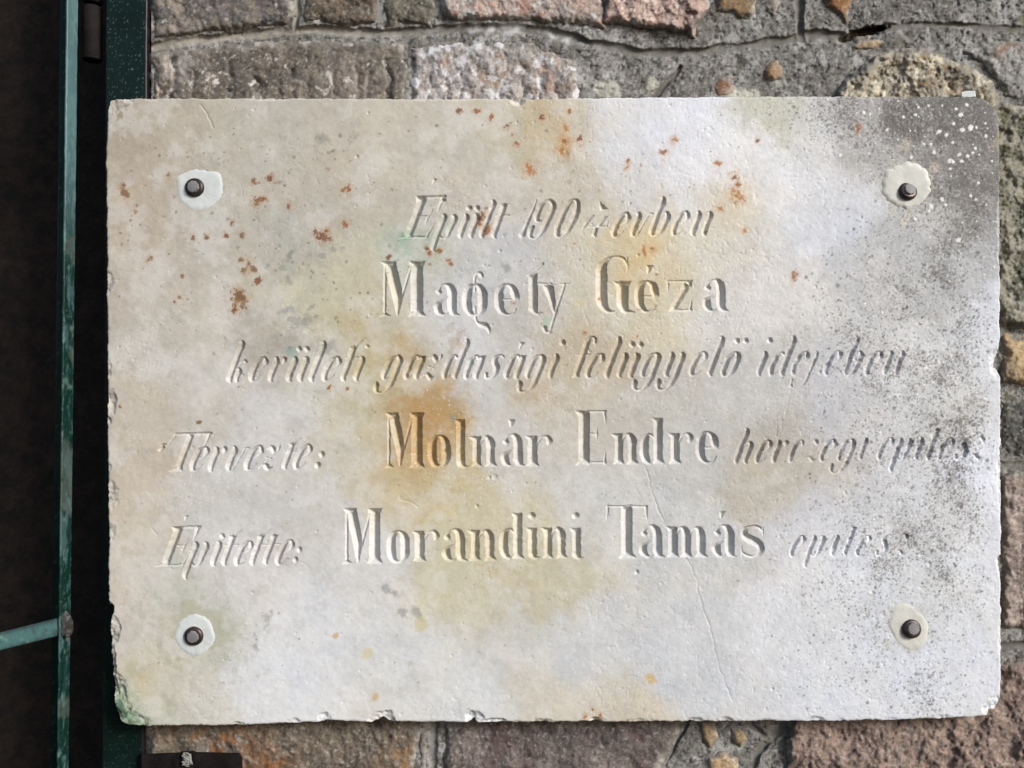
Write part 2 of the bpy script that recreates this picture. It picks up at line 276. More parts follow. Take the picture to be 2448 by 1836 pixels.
    G['M'] = [('P', [(5, 128), (31, 128), (46.5, 48), (37, 1), (33, 1)]), ('L', [(8, 128, 3.4), (8, 2, 3.6)]), ('P', [(-5, -2), (23, -2), (12, 8), (4, 8)]), ('L', [(63, 116, 3.4), (43, 44, 3.6)]),
              ('P', [(62, 0), (88, 0), (88, 130), (62, 130)]), ('P', [(57, 131), (94, 131), (88, 118), (62, 118)]), ('P', [(55, -2), (95, -2), (88, 12), (62, 12)]), ('P', [(-2, 131), (33, 131), (29, 117), (9, 115)])]
    G['acute'] = [('P', [(-9, 10), (9.5, 10), (1, -8), (-6, -13)])]
    return G
GI, GR = ital(), roman()
I, R = 'I', 'R'
# (font, glyph, text, x, baseline, sx, sy, strength)
T = [
 (I,'E','É',975,569,1,1,1),(I,'acute','É',1040,433,.75,.75,.8),(I,'p','p',1043,569,1,1,1),(I,'u','ü',1097,568,1,1,1),(I,'dots','ü',1121,497,1,1,.9),(I,'l','l',1148,568,1,.97,1),(I,'t','t',1177,568,1,1,1),
 (I,'1','1',1246,566,1,1,1),(I,'9','9',1289,567,1,1,1),(I,'0','0',1325,565,1,1,1),(I,'4','4',1414,566,1,1,1.1),(I,'e','é',1464,565,1,1,1),(I,'acute','é',1508,489,.6,.5,.7),(I,'v','v',1509,564,1,1,1),(I,'b','b',1554,562,1,1,1),(I,'e','e',1606,561,1,1,.9),(I,'n','n',1653,562,1,1,.95),
 (R,'M','M',911,755,1.14,1,1.0),(R,'a','a',1036,753,1,1,1),(R,'g','g',1104,753,1,1,1),(R,'e','e',1181,752,1.15,1,1),(R,'t','t',1258,749,.98,1,1),(R,'y','y',1293,752,1,1,1),(R,'G','G',1425,748,1,1,1),(R,'e','é',1517,745,1.1,1,1),(R,'acute','é',1553,644,1,1,1),(R,'z','z',1594,744,1,1,.95),(R,'a','a',1679,743,1,1,.95),
 (I,'k','k',545,912,1,1,1),(I,'e','e',597,910,1,1,1),(I,'r','r',643,911,1,1,1),(I,'u','ü',687,910,1.08,1,1),(I,'dots','ü',715,834,.95,1,.9),(I,'l','l',741,911,1,1.02,1),(I,'e','e',772,909,1,1,1),(I,'T2','t',817,909,1,1,1),(I,'i','i',848,909,1,1,1),(I,'dot','i',878,828,.8,.8,.6),
 (I,'g','g',914,906,1,1,1),(I,'a','a',967,905,1,1,1),(I,'z','z',1010,905,1.05,1,.95),(I,'d','d',1058,904,1.03,1,1),(I,'a','a',1110,905,1,1,1),(I,'s','s',1161,904,1,1,1),(I,'a','á',1207,904,1,1,1),(I,'acute','á',1249,826,1,1,1),(I,'g','g',1257,904,1,1,1),(I,'i','i',1312,903,1,1,1),(I,'dot','i',1345,819,1,1,1),
 (I,'f','f',1374,902,1,1,1),(I,'e','e',1401,902,1.05,1,1),(I,'l','l',1447,902,1,1.03,1),(I,'u','ü',1477,901,1.1,1,1),(I,'dots','ü',1511,823,1,1,1),(I,'g','g',1532,900,1,1,1),(I,'y','y',1589,899,1,1,1),(I,'e','e',1649,897,1,1,.85),(I,'l','l',1694,898,1,1,1),(I,'o','ő',1724,898,1,1,.95),(I,'dots','ő',1762,814,1,1,.8),
 (I,'i','i',1811,897,1,1,.85),(I,'dot','i',1840,814,1,1,.8),(I,'d','d',1839,897,1.08,1,.8),(I,'e','e',1892,896,1,1,.6),(I,'j','j',1934,896,1,1,.5),(I,'e','é',1970,895,1,1,.62),(I,'b','b',2017,895,1,1,.62),(I,'e','e',2068,895,1,1,.75),(I,'n','n',2112,895,1.02,1,.72),
 (I,'T','T',424,1126,1,1,1),(I,'e','e',456,1124,1,1,1),(I,'r','r',500,1125,1,1,1),(I,'v','v',543,1124,1,1,1),(I,'e','e',586,1122,1,1,1),(I,'z','z',622,1122,1.05,1,.9),(I,'T2','t',677,1121,1,.76,1),(I,'e','e',703,1119,1,1,1),(I,':',':',756,1120,1,1,1),
 (R,'M','M',922,1117,1,1,1),(R,'o','o',1023,1115,1,1,1),(R,'l','l',1088,1115,1,1,1),(R,'n','n',1121,1115,.93,1,1),(R,'a','á',1197,1113,.93,1,.95),(R,'acute','á',1224,1012,.95,.9,1),(R,'r','r',1256,1114,1,1,1),
 (R,'E','E',1375,1109,1,1,1),(R,'n','n',1461,1109,.91,1,1),(R,'d','d',1530,1108,1,1,1),(R,'r','r',1598,1108,.92,1,1),(R,'e','e',1664,1106,1.02,1,.95),
 (I,'h','h',1757,1107,.95,.92,1),(I,'e','e',1806,1105,.95,.92,.95),(I,'r','r',1846,1105,.95,.92,.85),(I,'c','c',1885,1104,.95,.92,.7),(I,'z','z',1925,1102,.95,.92,.55),(I,'e','e',1960,1102,.95,.92,.6),(I,'g','g',2002,1101,.95,.92,.6),(I,'i','i',2053,1098,.95,.92,.65),
 (I,'e','é',2098,1098,.95,.92,.65),(I,'p','p',2137,1099,.95,.92,.7),(I,'i','í',2187,1098,.95,.92,.7),(I,'t','t',2215,1098,.95,.92,.7),(I,'e','é',2242,1098,.95,.92,.65),(I,'s','s',2284,1098,.95,.92,.75),(I,'z','z',2322,1096,.95,.92,.6),
 (I,'E','É',394,1353,.95,.94,1),(I,'acute','É',447,1238,.8,.7,1.1),(I,'p','p',450,1352,1,1,1),(I,'i','i',506,1351,1,1,1),(I,'dot','i',531,1281,.9,.9,.8),(I,'T2','t',532,1350,1,.86,1),(I,'e','e',562,1350,1,1,1),(I,'T2','t',600,1349,1,.86,1),(I,'t','t',631,1348,1,.86,1),(I,'e','e',660,1348,1,1,1),(I,':',':',703,1347,1,1,.8),
 (R,'M','M',821,1346,1,1,1),(R,'o','o',925,1343,1,1,1),(R,'r','r',986,1342,1,1,1),(R,'a','a',1056,1340,1,1,1),(R,'n','n',1116,1340,.99,1,1),(R,'d','d',1194,1335,1,1,1),(R,'i','i',1258,1334,1,1,1),(R,'n','n',1292,1334,.9,1,1),(R,'i','i',1363,1334,1,1,1),
 (R,'T','T',1450,1333,1,1,1),(R,'a','a',1527,1331,1,1,1),(R,'m','m',1593,1332,1,1,.95),(R,'a','á',1703,1330,.93,1,.95),(R,'acute','á',1727,1230,.9,.9,1),(R,'s','s',1772,1331,1,1,1),
 (I,'e','é',1889,1329,.88,.85,.85),(I,'p','p',1931,1329,.88,.85,.8),(I,'i','í',1986,1328,.88,.85,.7),(I,'t','t',2017,1328,.88,.85,.7),(I,'e','é',2046,1328,.88,.85,.7),(I,'s','s',2095,1328,.9,.87,.75),(I,'z','z',2142,1325,.88,.85,.6),
]
SLANT = 0.375

def smooth_path(P):
    P = np.array(P, float); n = len(P)
    if n < 3: return P
    closed = np.allclose(P[0], P[-1])
    out = []
    for i in range(n-1):
        p1, p2 = P[i], P[i+1]
        p0 = P[i-1] if i > 0 else (P[-2] if closed else 2*P[0]-P[1])
        p3 = P[i+2] if i+2 < n else (P[1] if closed else 2*P[-1]-P[-2])
        for k in range(4):
            t = k/4
            out.append(0.5*((2*p1)+(-p0+p2)*t+(2*p0-5*p1+4*p2-p3)*t*t+(-p0+3*p1-3*p2+p3)*t**3))
    out.append(P[-1])
    out = np.array(out); out[:, 2] = np.maximum(out[:, 2], 1.2)
    return out

# ------------------------------------------------------------------ plaque: height field
GS = 1.85
gx = np.arange(245, 2402, GS); gy = np.arange(223, 1744, GS)
NX, NY = len(gx), len(gy)
PX, PY = np.meshgrid(gx, gy)                    # double, photo pixels
fx, fy = PX.astype(np.float32), PY.astype(np.float32)
wob_x = 0.9*fbm(fx, fy, 9, 3, 2); wob_y = 0.9*fbm(fx, fy, 9, 4, 2)
depth = np.zeros((NY, NX), np.float32); lid = np.zeros((NY, NX), np.int32)
letters = []
for li, (font, g, txt, x0, y0, sx, sy, st) in enumerate(T):
    prims = (GI if font == I else GR)[g]
    sl_ = SLANT if font == I else 0.0
    if g in ('dots', 'dot', 'acute', ':'): sl_ = SLANT if g == ':' else 0.0
    pts = np.array([(p[0], p[1]) for _, pp in prims for p in pp])
    qx = x0+pts[:, 0]*sx+sl_*pts[:, 1]*sy; qy = y0-pts[:, 1]*sy
    i0 = max(0, int((qx.min()-20-gx[0])/GS)); i1 = min(NX, int((qx.max()+20-gx[0])/GS)+1)
    j0 = max(0, int((qy.min()-20-gy[0])/GS)); j1 = min(NY, int((qy.max()+20-gy[0])/GS)+1)
    X = PX[j0:j1, i0:i1]+wob_x[j0:j1, i0:i1]; Y = PY[j0:j1, i0:i1]+wob_y[j0:j1, i0:i1]
    D = np.full(X.shape, -1e9)
    sr = 0.58*(sx+sy) if font == I else 1.06
    for kind, P in prims:
        if kind == 'P':
            Q = [(x0+x*sx+sl_*y*sy, y0-y*sy) for x, y in P]
            ar = sum(Q[k][0]*Q[(k+1) % len(Q)][1]-Q[(k+1) % len(Q)][0]*Q[k][1] for k in range(len(Q)))
            if ar < 0: Q = Q[::-1]
            dd = np.full(X.shape, 1e9)
            for k in range(len(Q)):
                ax, ay = Q[k]; bx, by = Q[(k+1) % len(Q)]
                ex, ey = bx-ax, by-ay; L = math.hypot(ex, ey)+1e-9
                dd = np.minimum(dd, (ex*(Y-ay)-ey*(X-ax))/L)
            D = np.maximum(D, dd)
        else:
            pp = smooth_path(P) if kind == 'S' else np.array(P, float)
            cx = x0+pp[:, 0]*sx+sl_*pp[:, 1]*sy; cy = y0-pp[:, 1]*sy; rr = pp[:, 2]*sr
            for k in range(len(pp)-1):
                ex, ey = cx[k+1]-cx[k], cy[k+1]-cy[k]
                t = np.clip(((X-cx[k])*ex+(Y-cy[k])*ey)/(ex*ex+ey*ey+1e-9), 0, 1)
                d = np.hypot(X-cx[k]-t*ex, Y-cy[k]-t*ey)
                D = np.maximum(D, rr[k]+t*(rr[k+1]-rr[k])-d)
    D = np.maximum(D, 0)*(1.20 if font == I else 1.08)
    if st < 0.92:                                # weathered letters: shallower, ragged
        n = fbm(PX[j0:j1, i0:i1], PY[j0:j1, i0:i1], 14, 40, 3)
        D = np.maximum(D-(1-st)*2.0, 0)*(0.65+0.35*st)*(1+(1-st)*1.3*n)
        D = np.maximum(D, 0)
    cur = depth[j0:j1, i0:i1]
    m = D > cur
    depth[j0:j1, i0:i1] = np.where(m, D, cur)
    lid[j0:j1, i0:i1] = np.where(m & (D > 0.05), li+1, lid[j0:j1, i0:i1])
print('letters done')

# surface relief of the slab face (positive = towards the viewer)
H = 0.55*fbm(fx, fy, 60, 21, 3)+0.24*fbm(fx, fy, 11, 22, 3)
right = sst(1300, 2100, fx)
H += (0.08+0.10*right)*vn(fx/3.6, fy/3.6, 23)+0.10*right*fbm(fx, fy, 8, 27, 2)
# fine pecking below the middle
peck = sst(0.50, 0.75, vn(fx/4.2, fy/5.5, 25))*sst(-0.3, 0.4, fbm(fx, fy, 160, 26, 2)+sst(900, 1500, fx)*0.8-0.35)
H -= 0.55*peck
H = np.where(depth > 0, H*0.5, H)

# outline of the slab
OUT = [(259,252),(263,241),(273,236.5),(400,235),(700,235),(1000,236),(1218,236),(1228,241),(1236,243),(1246,237),(1400,234),(1632,232),(1900,230),(2100,230),(2290,230),(2330,231),(2352,235),(2370,246),(2382,262),(2389,285),(2391,320),(2391,500),(2391,700),(2392,800),(2389,830),(2383,850),(2378,870),(2386,888),(2393,905),(2393,1100),(2394,1300),(2393,1325),(2388,1335),(2388,1350),(2394,1370),(2394,1600),(2393,1650),(2389,1678),(2380,1694),(2366,1698),(2360,1711),(2330,1715),(2200,1720),(2000,1724),(1800,1724),(1632,1725),(1440,1726),(1426,1721),(1410,1725),(1300,1726),(1142,1727),(1134,1717),(1118,1727),(1000,1727),(930,1725),(917,1713),(905,1719),(885,1727),(816,1724),(780,1722),(760,1727),(700,1729),(560,1734),(350,1736),(304,1734),(288,1724),(279,1708),(270,1660),(266,1600),(263,1500),(265,1475),(268,1460),(262,1445),(259,1420),(258,1380),(259,1300),(258,1200),(257,1100),(256,1000),(257,900),(256,800),(255,700),(255,612),(254,520),(253,450),(252,380),(255,300)]
edge = (fx < 300) | (fx > 2330) | (fy < 290) | (fy > 1675)
sd_ = np.full((NY, NX), -200.0)
sd_[edge] = poly_sdf(PX[edge], PY[edge], OUT)
sd_ += np.where(edge, 1.6*fbm(fx, fy, 16, 31, 3)+0.8*vn(fx/3, fy/3, 32), 0)
# rounded arris
rr_ = 5.0+2.5*fbm(fx, fy, 40, 33, 2)
tt = np.clip(1+sd_/rr_, 0, 1)
H -= rr_*(1-np.sqrt(np.maximum(0, 1-tt*tt)))*0.9
# chips knocked out of the edges: (x, y, half length, half width, depth)
CH = [(252,676,30,25,5),(254,785,14,14,4),(254,800,10,10,3),(252,880,28,20,5),(253,965,42,27,6),(254,1006,14,14,4),(256,1120,14,12,3),(257,1180,40,28,5),(260,1272,22,20,4),(264,1456,17,10,26),(264,1510,38,26,7),(264,1580,60,14,10),(268,1640,60,15,10),
      (262,1700,52,50,9),(300,1732,60,34,8),(276,1660,50,30,8),(262,250,26,34,5),(300,238,30,14,3),(700,1728,26,13,6),(780,1722,24,18,6),(570,1734,20,10,5),(910,1718,34,22,8),(1135,1722,26,22,8),(1180,1727,60,10,5),(1300,1727,30,10,5),(1430,1726,22,12,6),(1530,1726,40,11,5),(1660,1726,26,11,5),(1730,1726,26,14,6),(1830,1725,20,9,5),(1950,1724,26,11,5),(2010,1724,12,9,5),(2130,1721,14,7,4),(2260,1717,20,10,4),
      (2384,870,40,22,6),(2392,1342,24,14,5),(2382,1704,42,36,7),(1236,240,22,12,6),(1010,236,40,6,3),(640,236,60,5,3),(2390,1150,60,8,4),(2391,560,80,8,4),(2393,1520,60,8,4)]
chipm = np.zeros((NY, NX), np.float32)
for k, (cx, cy, a_, b_, dp) in enumerate(CH):
    vert = (cx < 300 and cy < 1690) or cx > 2370
    ra, rb = (b_, a_) if vert else (a_, b_)
    i0 = max(0, int((cx-ra*1.4-gx[0])/GS)); i1 = min(NX, int((cx+ra*1.4-gx[0])/GS)+2)
    j0 = max(0, int((cy-rb*1.4-gy[0])/GS)); j1 = min(NY, int((cy+rb*1.4-gy[0])/GS)+2)
    if i1 <= i0 or j1 <= j0: continue
    X, Y = PX[j0:j1, i0:i1], PY[j0:j1, i0:i1]
    n = fbm(X, Y, 20, 50+k, 3)
    q = ((X-cx)/ra)**2+((Y-cy)/rb)**2+0.45*fbm(X, Y, 20, 90+k, 3)
    hc = -dp*(1-q)*(1+0.5*n)-1.0*n+0.35*vn(X/5, Y/5, 77)+0.4
    sub = H[j0:j1, i0:i1]
    m = (hc < sub) & (q < 1.35)
    H[j0:j1, i0:i1] = np.where(m, hc, sub)
    chipm[j0:j1, i0:i1] = np.maximum(chipm[j0:j1, i0:i1], m)
# cracks
CR = [([(1398,812),(1404,830),(1412,843)],2.2,2.0),([(1545,1118),(1548,1135),(1556,1165),(1572,1215),(1590,1260)],1.5,1.2),([(1566,1196),(1582,1236),(1600,1268)],1.4,1.0),([(1640,1335),(1655,1362),(1668,1395),(1672,1430),(1690,1475),(1705,1530),(1715,1580),(1732,1630),(1752,1676)],1.5,1.4),
      ([(1862,1362),(1850,1352),(1845,1340)],1.2,0.8),([(1890,930),(1880,985),(1872,1010),(1860,1060)],1.2,0.9),([(1858,1016),(1858,1046)],1.4,1.6),([(2285,1658),(2320,1642),(2345,1626)],1.8,1.8),([(952,1192),(985,1202),(998,1212)],2.0,1.4),([(478,250),(495,270),(508,305)],3.5,1.6),
      ([(1190,520),(1225,515),(1260,500)],1.2,1.0),([(714,1342),(730,1348),(740,1360)],1.2,0.8),([(375,1278),(362,1264)],2.2,1.5),([(1480,795),(1495,805)],1.4,1.0),([(1395,745),(1410,780),(1415,800)],1.0,0.6)]
for P, w_, dp in CR:
    P = np.array(P, float)
    i0 = max(0, int((P[:, 0].min()-15-gx[0])/GS)); i1 = int((P[:, 0].max()+15-gx[0])/GS)
    j0 = max(0, int((P[:, 1].min()-15-gy[0])/GS)); j1 = int((P[:, 1].max()+15-gy[0])/GS)
    X = PX[j0:j1, i0:i1]+2.5*fbm(PX[j0:j1, i0:i1], PY[j0:j1, i0:i1], 12, 61, 2); Y = PY[j0:j1, i0:i1]
    d, t = path_dist(X, Y, P)
    H[j0:j1, i0:i1] -= (dp*np.clip(1-d/(0.5*w_+0.9), 0, 1)).astype(np.float32)
# little pits
def stamp(arr, x, y, r, fn):
    i0 = max(0, int((x-r-gx[0])/GS)); i1 = min(NX, int((x+r-gx[0])/GS)+2)
    j0 = max(0, int((y-r-gy[0])/GS)); j1 = min(NY, int((y+r-gy[0])/GS)+2)
    if i1 <= i0 or j1 <= j0: return
    q = np.hypot(PX[j0:j1, i0:i1]-x, PY[j0:j1, i0:i1]-y)/r
    fn(arr, slice(j0, j1), slice(i0, i1), q)
def pit(dp):
    def f(a_, js, is_, q): a_[js, is_] -= (dp*np.clip(1-q*q, 0, 1)).astype(np.float32)
    return f
for k in range(420):
    x = rng.uniform(280, 2370); y = rng.uniform(250, 1710)
    stamp(H, x, y, rng.uniform(2.2, 4.2), pit(rng.uniform(0.5, 1.6)))
for x, y, r, d in [(1063,1079,6,4),(1140,1210,5,3),(1170,1142,5,2.5),(1522,1368,6,4),(1525,610,4,3),(1195,600,4,3),(1061,479,6,5),(853,374,5,3),(1183,1140,8,2.0),(880,270,4,2)]:
    stamp(H, x, y, r, pit(d))

# ------------------------------------------------------------------ plaque: stains, growths and painted light falloff (base colour)
K = 0.80
OV = 2448/2212.0
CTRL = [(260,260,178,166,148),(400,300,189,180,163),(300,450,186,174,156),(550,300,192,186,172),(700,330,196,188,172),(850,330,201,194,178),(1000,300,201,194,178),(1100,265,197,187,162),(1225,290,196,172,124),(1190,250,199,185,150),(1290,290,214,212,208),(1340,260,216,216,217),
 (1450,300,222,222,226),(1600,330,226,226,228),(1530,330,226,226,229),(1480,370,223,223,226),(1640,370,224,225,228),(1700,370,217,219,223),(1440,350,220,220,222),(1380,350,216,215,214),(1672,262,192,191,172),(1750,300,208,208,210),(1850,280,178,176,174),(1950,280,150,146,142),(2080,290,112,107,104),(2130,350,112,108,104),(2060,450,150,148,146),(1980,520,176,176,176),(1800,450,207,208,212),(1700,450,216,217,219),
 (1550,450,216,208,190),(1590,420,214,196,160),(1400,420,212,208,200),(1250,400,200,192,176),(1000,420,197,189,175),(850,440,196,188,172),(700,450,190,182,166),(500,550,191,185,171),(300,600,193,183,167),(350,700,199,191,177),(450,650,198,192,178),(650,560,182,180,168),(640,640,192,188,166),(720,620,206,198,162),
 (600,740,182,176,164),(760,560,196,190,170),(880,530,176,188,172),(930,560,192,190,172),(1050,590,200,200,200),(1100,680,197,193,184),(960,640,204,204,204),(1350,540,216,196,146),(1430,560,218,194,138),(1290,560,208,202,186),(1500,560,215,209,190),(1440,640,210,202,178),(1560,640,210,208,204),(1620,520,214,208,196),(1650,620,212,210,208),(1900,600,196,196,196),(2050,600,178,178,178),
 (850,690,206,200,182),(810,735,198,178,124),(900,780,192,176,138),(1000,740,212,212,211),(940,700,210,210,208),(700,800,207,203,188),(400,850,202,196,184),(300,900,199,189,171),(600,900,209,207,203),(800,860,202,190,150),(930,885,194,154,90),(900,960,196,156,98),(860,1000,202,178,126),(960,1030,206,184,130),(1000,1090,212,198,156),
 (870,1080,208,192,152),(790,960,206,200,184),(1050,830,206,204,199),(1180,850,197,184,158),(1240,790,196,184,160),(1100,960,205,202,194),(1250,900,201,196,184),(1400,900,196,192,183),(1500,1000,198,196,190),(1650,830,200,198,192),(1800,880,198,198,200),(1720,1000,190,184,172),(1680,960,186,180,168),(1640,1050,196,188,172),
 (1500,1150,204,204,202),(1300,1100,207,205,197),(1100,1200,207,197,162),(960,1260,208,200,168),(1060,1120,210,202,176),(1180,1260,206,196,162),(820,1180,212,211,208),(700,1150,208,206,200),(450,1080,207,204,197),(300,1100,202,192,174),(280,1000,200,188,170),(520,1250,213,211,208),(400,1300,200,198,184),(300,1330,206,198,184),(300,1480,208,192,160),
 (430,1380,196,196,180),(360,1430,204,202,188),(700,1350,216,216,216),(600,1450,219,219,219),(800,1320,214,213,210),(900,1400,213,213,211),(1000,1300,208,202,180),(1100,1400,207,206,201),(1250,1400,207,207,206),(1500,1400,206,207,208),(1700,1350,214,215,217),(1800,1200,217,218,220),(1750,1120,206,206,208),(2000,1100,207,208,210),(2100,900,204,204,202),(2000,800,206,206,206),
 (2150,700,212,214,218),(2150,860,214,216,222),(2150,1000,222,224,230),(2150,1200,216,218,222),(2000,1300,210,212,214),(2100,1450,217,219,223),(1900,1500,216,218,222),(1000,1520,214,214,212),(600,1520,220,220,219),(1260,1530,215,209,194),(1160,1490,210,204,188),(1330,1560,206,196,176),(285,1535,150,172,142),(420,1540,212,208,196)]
CT = np.array(CTRL, float); cxy = CT[:, :2]*OV  # stain tones, with the dimmer light towards the left painted in
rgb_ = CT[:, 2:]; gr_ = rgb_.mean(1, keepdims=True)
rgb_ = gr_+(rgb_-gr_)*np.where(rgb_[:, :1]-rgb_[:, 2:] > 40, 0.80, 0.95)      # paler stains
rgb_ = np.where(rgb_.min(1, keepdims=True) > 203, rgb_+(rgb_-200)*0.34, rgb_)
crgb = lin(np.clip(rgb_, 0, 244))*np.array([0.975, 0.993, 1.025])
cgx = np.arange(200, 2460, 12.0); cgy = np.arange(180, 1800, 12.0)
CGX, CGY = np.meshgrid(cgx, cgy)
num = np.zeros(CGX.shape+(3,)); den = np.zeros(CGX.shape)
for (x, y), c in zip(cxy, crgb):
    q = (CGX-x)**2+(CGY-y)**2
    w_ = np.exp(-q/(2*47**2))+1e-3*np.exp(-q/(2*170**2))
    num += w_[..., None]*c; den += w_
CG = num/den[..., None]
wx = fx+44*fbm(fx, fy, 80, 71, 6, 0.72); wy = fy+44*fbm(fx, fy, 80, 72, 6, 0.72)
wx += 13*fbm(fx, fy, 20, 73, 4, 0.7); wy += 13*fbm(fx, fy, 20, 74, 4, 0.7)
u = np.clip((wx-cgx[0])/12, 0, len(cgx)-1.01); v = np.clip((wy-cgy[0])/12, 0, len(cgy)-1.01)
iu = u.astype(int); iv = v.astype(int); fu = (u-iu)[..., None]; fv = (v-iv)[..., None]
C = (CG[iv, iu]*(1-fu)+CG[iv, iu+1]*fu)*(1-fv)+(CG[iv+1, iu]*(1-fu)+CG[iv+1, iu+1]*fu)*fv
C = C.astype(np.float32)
del CGX, CGY, num, den
# cloudy mottling
n1 = fbm(fx, fy, 45, 81, 5, 0.6); n2 = fbm(fx, fy, 14, 82, 3); n3 = vn(fx/4.5, fy/4.5, 83)
n4 = vn(fx/2.3, fy/2.3, 87)
C *= (1+0.06*n1+0.045*n2+0.04*n3+0.03*n4)[..., None]
C *= (1+0.05*right*fbm(fx, fy, 18, 88, 4, 0.7)+0.05*right*sst(0.2, 0.6, fbm(fx, fy, 9, 90, 3)))[..., None]
warm = fbm(fx, fy, 120, 84, 4)
C *= np.stack([1+0.02*warm, 1+0.0*warm, 1-0.035*warm], -1)
left = sst(1500, 500, fx)
# faint grey-brown blotches of dirt on the left half
dm = sst(0.30, 0.62, fbm(fx, fy, 34, 85, 4, 0.62))*left*0.17
C = mix(C, lin((150, 140, 124)), dm)
pale = sst(-0.10, 0.60, fbm(fx, fy, 75, 86, 5, 0.66))*0.34
C = mix(C, lin((228, 228, 226)), pale*(1-0.3*right))

def blotch(x, y, rx, ry, col, s=1.0, rag=0.6, sc_=10, seed=0, ang=0.0, soft=0.25):
    global C
    R_ = max(rx, ry)*1.9
    i0 = max(0, int((x-R_-gx[0])/GS)); i1 = min(NX, int((x+R_-gx[0])/GS)+2)
    j0 = max(0, int((y-R_-gy[0])/GS)); j1 = min(NY, int((y+R_-gy[0])/GS)+2)
    if i1 <= i0 or j1 <= j0: return
    X = PX[j0:j1, i0:i1]-x; Y = PY[j0:j1, i0:i1]-y
    ca, sa = math.cos(ang), math.sin(ang)
    q = np.hypot((X*ca+Y*sa)/rx, (-X*sa+Y*ca)/ry)
    n = fbm(X+x, Y+y, sc_, 300+seed, 4, 0.65)
    m = sst(0, soft, 1-q+rag*n)*s
    if soft > 0.7: m = m*(0.80+0.55*np.exp(-((1-q+rag*n-0.10)/0.12)**2))
    m = np.where(q > 1.85, 0, m)
    C[j0:j1, i0:i1] = mix(C[j0:j1, i0:i1], lin(col), m.astype(np.float32))

# soft stains
OR = (196,152,86); YE = (206,178,116)
for k, (x, y, rx, ry, col, s) in enumerate([(1350,340,26,40,(190,140,76),.75),(1310,300,60,55,(196,170,118),.45),(1010,1000,70,45,(186,140,76),.45),(1000,1085,50,60,(196,150,90),.3),(965,835,60,40,(186,150,92),.5),(1080,815,45,28,(150,118,70),.5),(1100,815,24,20,(176,128,66),.5),
      (1530,620,70,42,(216,178,110),.36),(1570,700,50,50,(206,184,132),.3),(1490,570,60,30,(218,190,136),.35),(1290,945,55,32,(192,170,136),.55),(1760,460,28,40,(220,186,134),.35),(1200,1375,100,34,(196,178,134),.45),(1390,690,26,34,(172,182,142),.35),(1310,770,14,22,(150,186,150),.75),
      (970,585,38,22,(150,180,160),.75),(680,820,26,40,(160,152,142),.7),(690,842,22,20,(130,166,160),.75),(1390,725,16,16,(206,190,118),.5),(1845,300,42,36,(186,186,164),.6),(1900,1000,36,26,(176,174,170),.5),(1855,1070,40,36,(176,166,150),.45),(1800,1110,30,40,(198,186,160),.5),
      (2060,620,30,26,(150,148,146),.35),(880,1040,50,60,(206,186,140),.3),(1600,470,44,30,(222,204,168),.35),(700,700,40,24,(204,198,160),.5),(505,385,40,30,(168,170,164),.35),(300,470,30,32,(170,142,104),.35),(430,1380,60,20,(196,190,168),.3),(340,1640,50,40,(206,186,150),.4),
      (1540,1690,90,36,(216,200,170),.3),(870,1690,40,30,(214,204,184),.35),(1230,1610,30,60,(206,194,170),.35),(1215,1520,24,60,(196,190,170),.35),(620,880,30,22,(178,174,160),.3),(500,890,28,24,(176,172,160),.35)]):
    blotch(x, y, rx, ry, col, s*0.85, 0.95, 22, k, 0.3*k, 0.8)
# rust: (x, y, rx, ry)
RU = [(1097,265,8,7),(1140,264,10,6),(1175,280,6,7),(1212,303,6,9),(1224,322,5,4),(1234,345,7,7),(1295,282,8,6),(1267,408,12,13),(1260,393,5,4),(1354,306,5,8),(1350,340,8,10),(1345,358,6,9),(1386,332,5,11),(1388,348,4,6),(1362,266,5,6),(1608,335,8,10),(1587,364,8,13),(1715,390,6,10),(1755,420,8,10),(1760,468,14,20),(1763,440,8,9),(1722,500,8,6),(1502,386,5,6),(1498,402,6,9),(1811,336,5,6),
      (831,452,10,11),(826,535,10,8),(771,563,15,20),(783,552,8,6),(570,714,20,22),(560,740,11,8),(573,705,14,16),(430,711,6,5),(418,721,4,3),(357,618,6,10),(578,622,7,8),(595,630,8,7),(583,650,8,10),(605,645,8,10),(616,672,10,7),(297,460,8,18),(295,442,4,9),(620,478,15,7),(612,490,7,8),(630,472,9,5),(645,425,9,9),(606,434,8,6),(690,492,8,8),(554,533,7,5),(460,570,7,6),(495,566,8,6),(540,562,6,6),(580,560,6,8),(404,420,6,6),
      (1151,520,7,15),(1164,550,9,14),(1147,536,6,7),(1020,594,8,7),(1028,604,8,6),(1050,600,8,6),(930,614,7,6),(786,927,7,5),(830,930,4,5),(1230,724,7,5),(1078,630,6,6),(1072,622,6,5),(287,973,4,4),(475,1010,5,6),(1898,662,13,6),(1907,656,5,5),(1434,715,4,4),(1398,797,5,6),(1373,583,4,4),(1540,600,5,12),(1524,804,4,6),(1780,550,6,6),(1434,1711,6,8),(1400,1712,6,5),(1417,1696,5,4),(2051,305,14,7),(1560,595,6,8)]
for k, (x, y, rx, ry) in enumerate(RU):
    onw = 1250 < x < 1800
    blotch(x, y, rx*2.3, ry*2.3, (212,174,116) if onw else (186,162,132), 0.26, 0.9, 12, 500+k, 0.4*k, 0.8)
    dark = (176,116,58) if (onw and k % 2) else (150,88,44) if (k % 3) else (122,70,40)
    if x < 700 and k % 3: dark = (126,96,66)
    blotch(x, y, rx*1.25, ry*1.25, (176,132,84), 0.30, 1.0, 7, 560+k, 0.3*k, 0.35)
    blotch(x, y, rx*0.86, ry*0.86, dark, 0.85, 1.15, 7, 600+k, 0.3*k, 0.35)
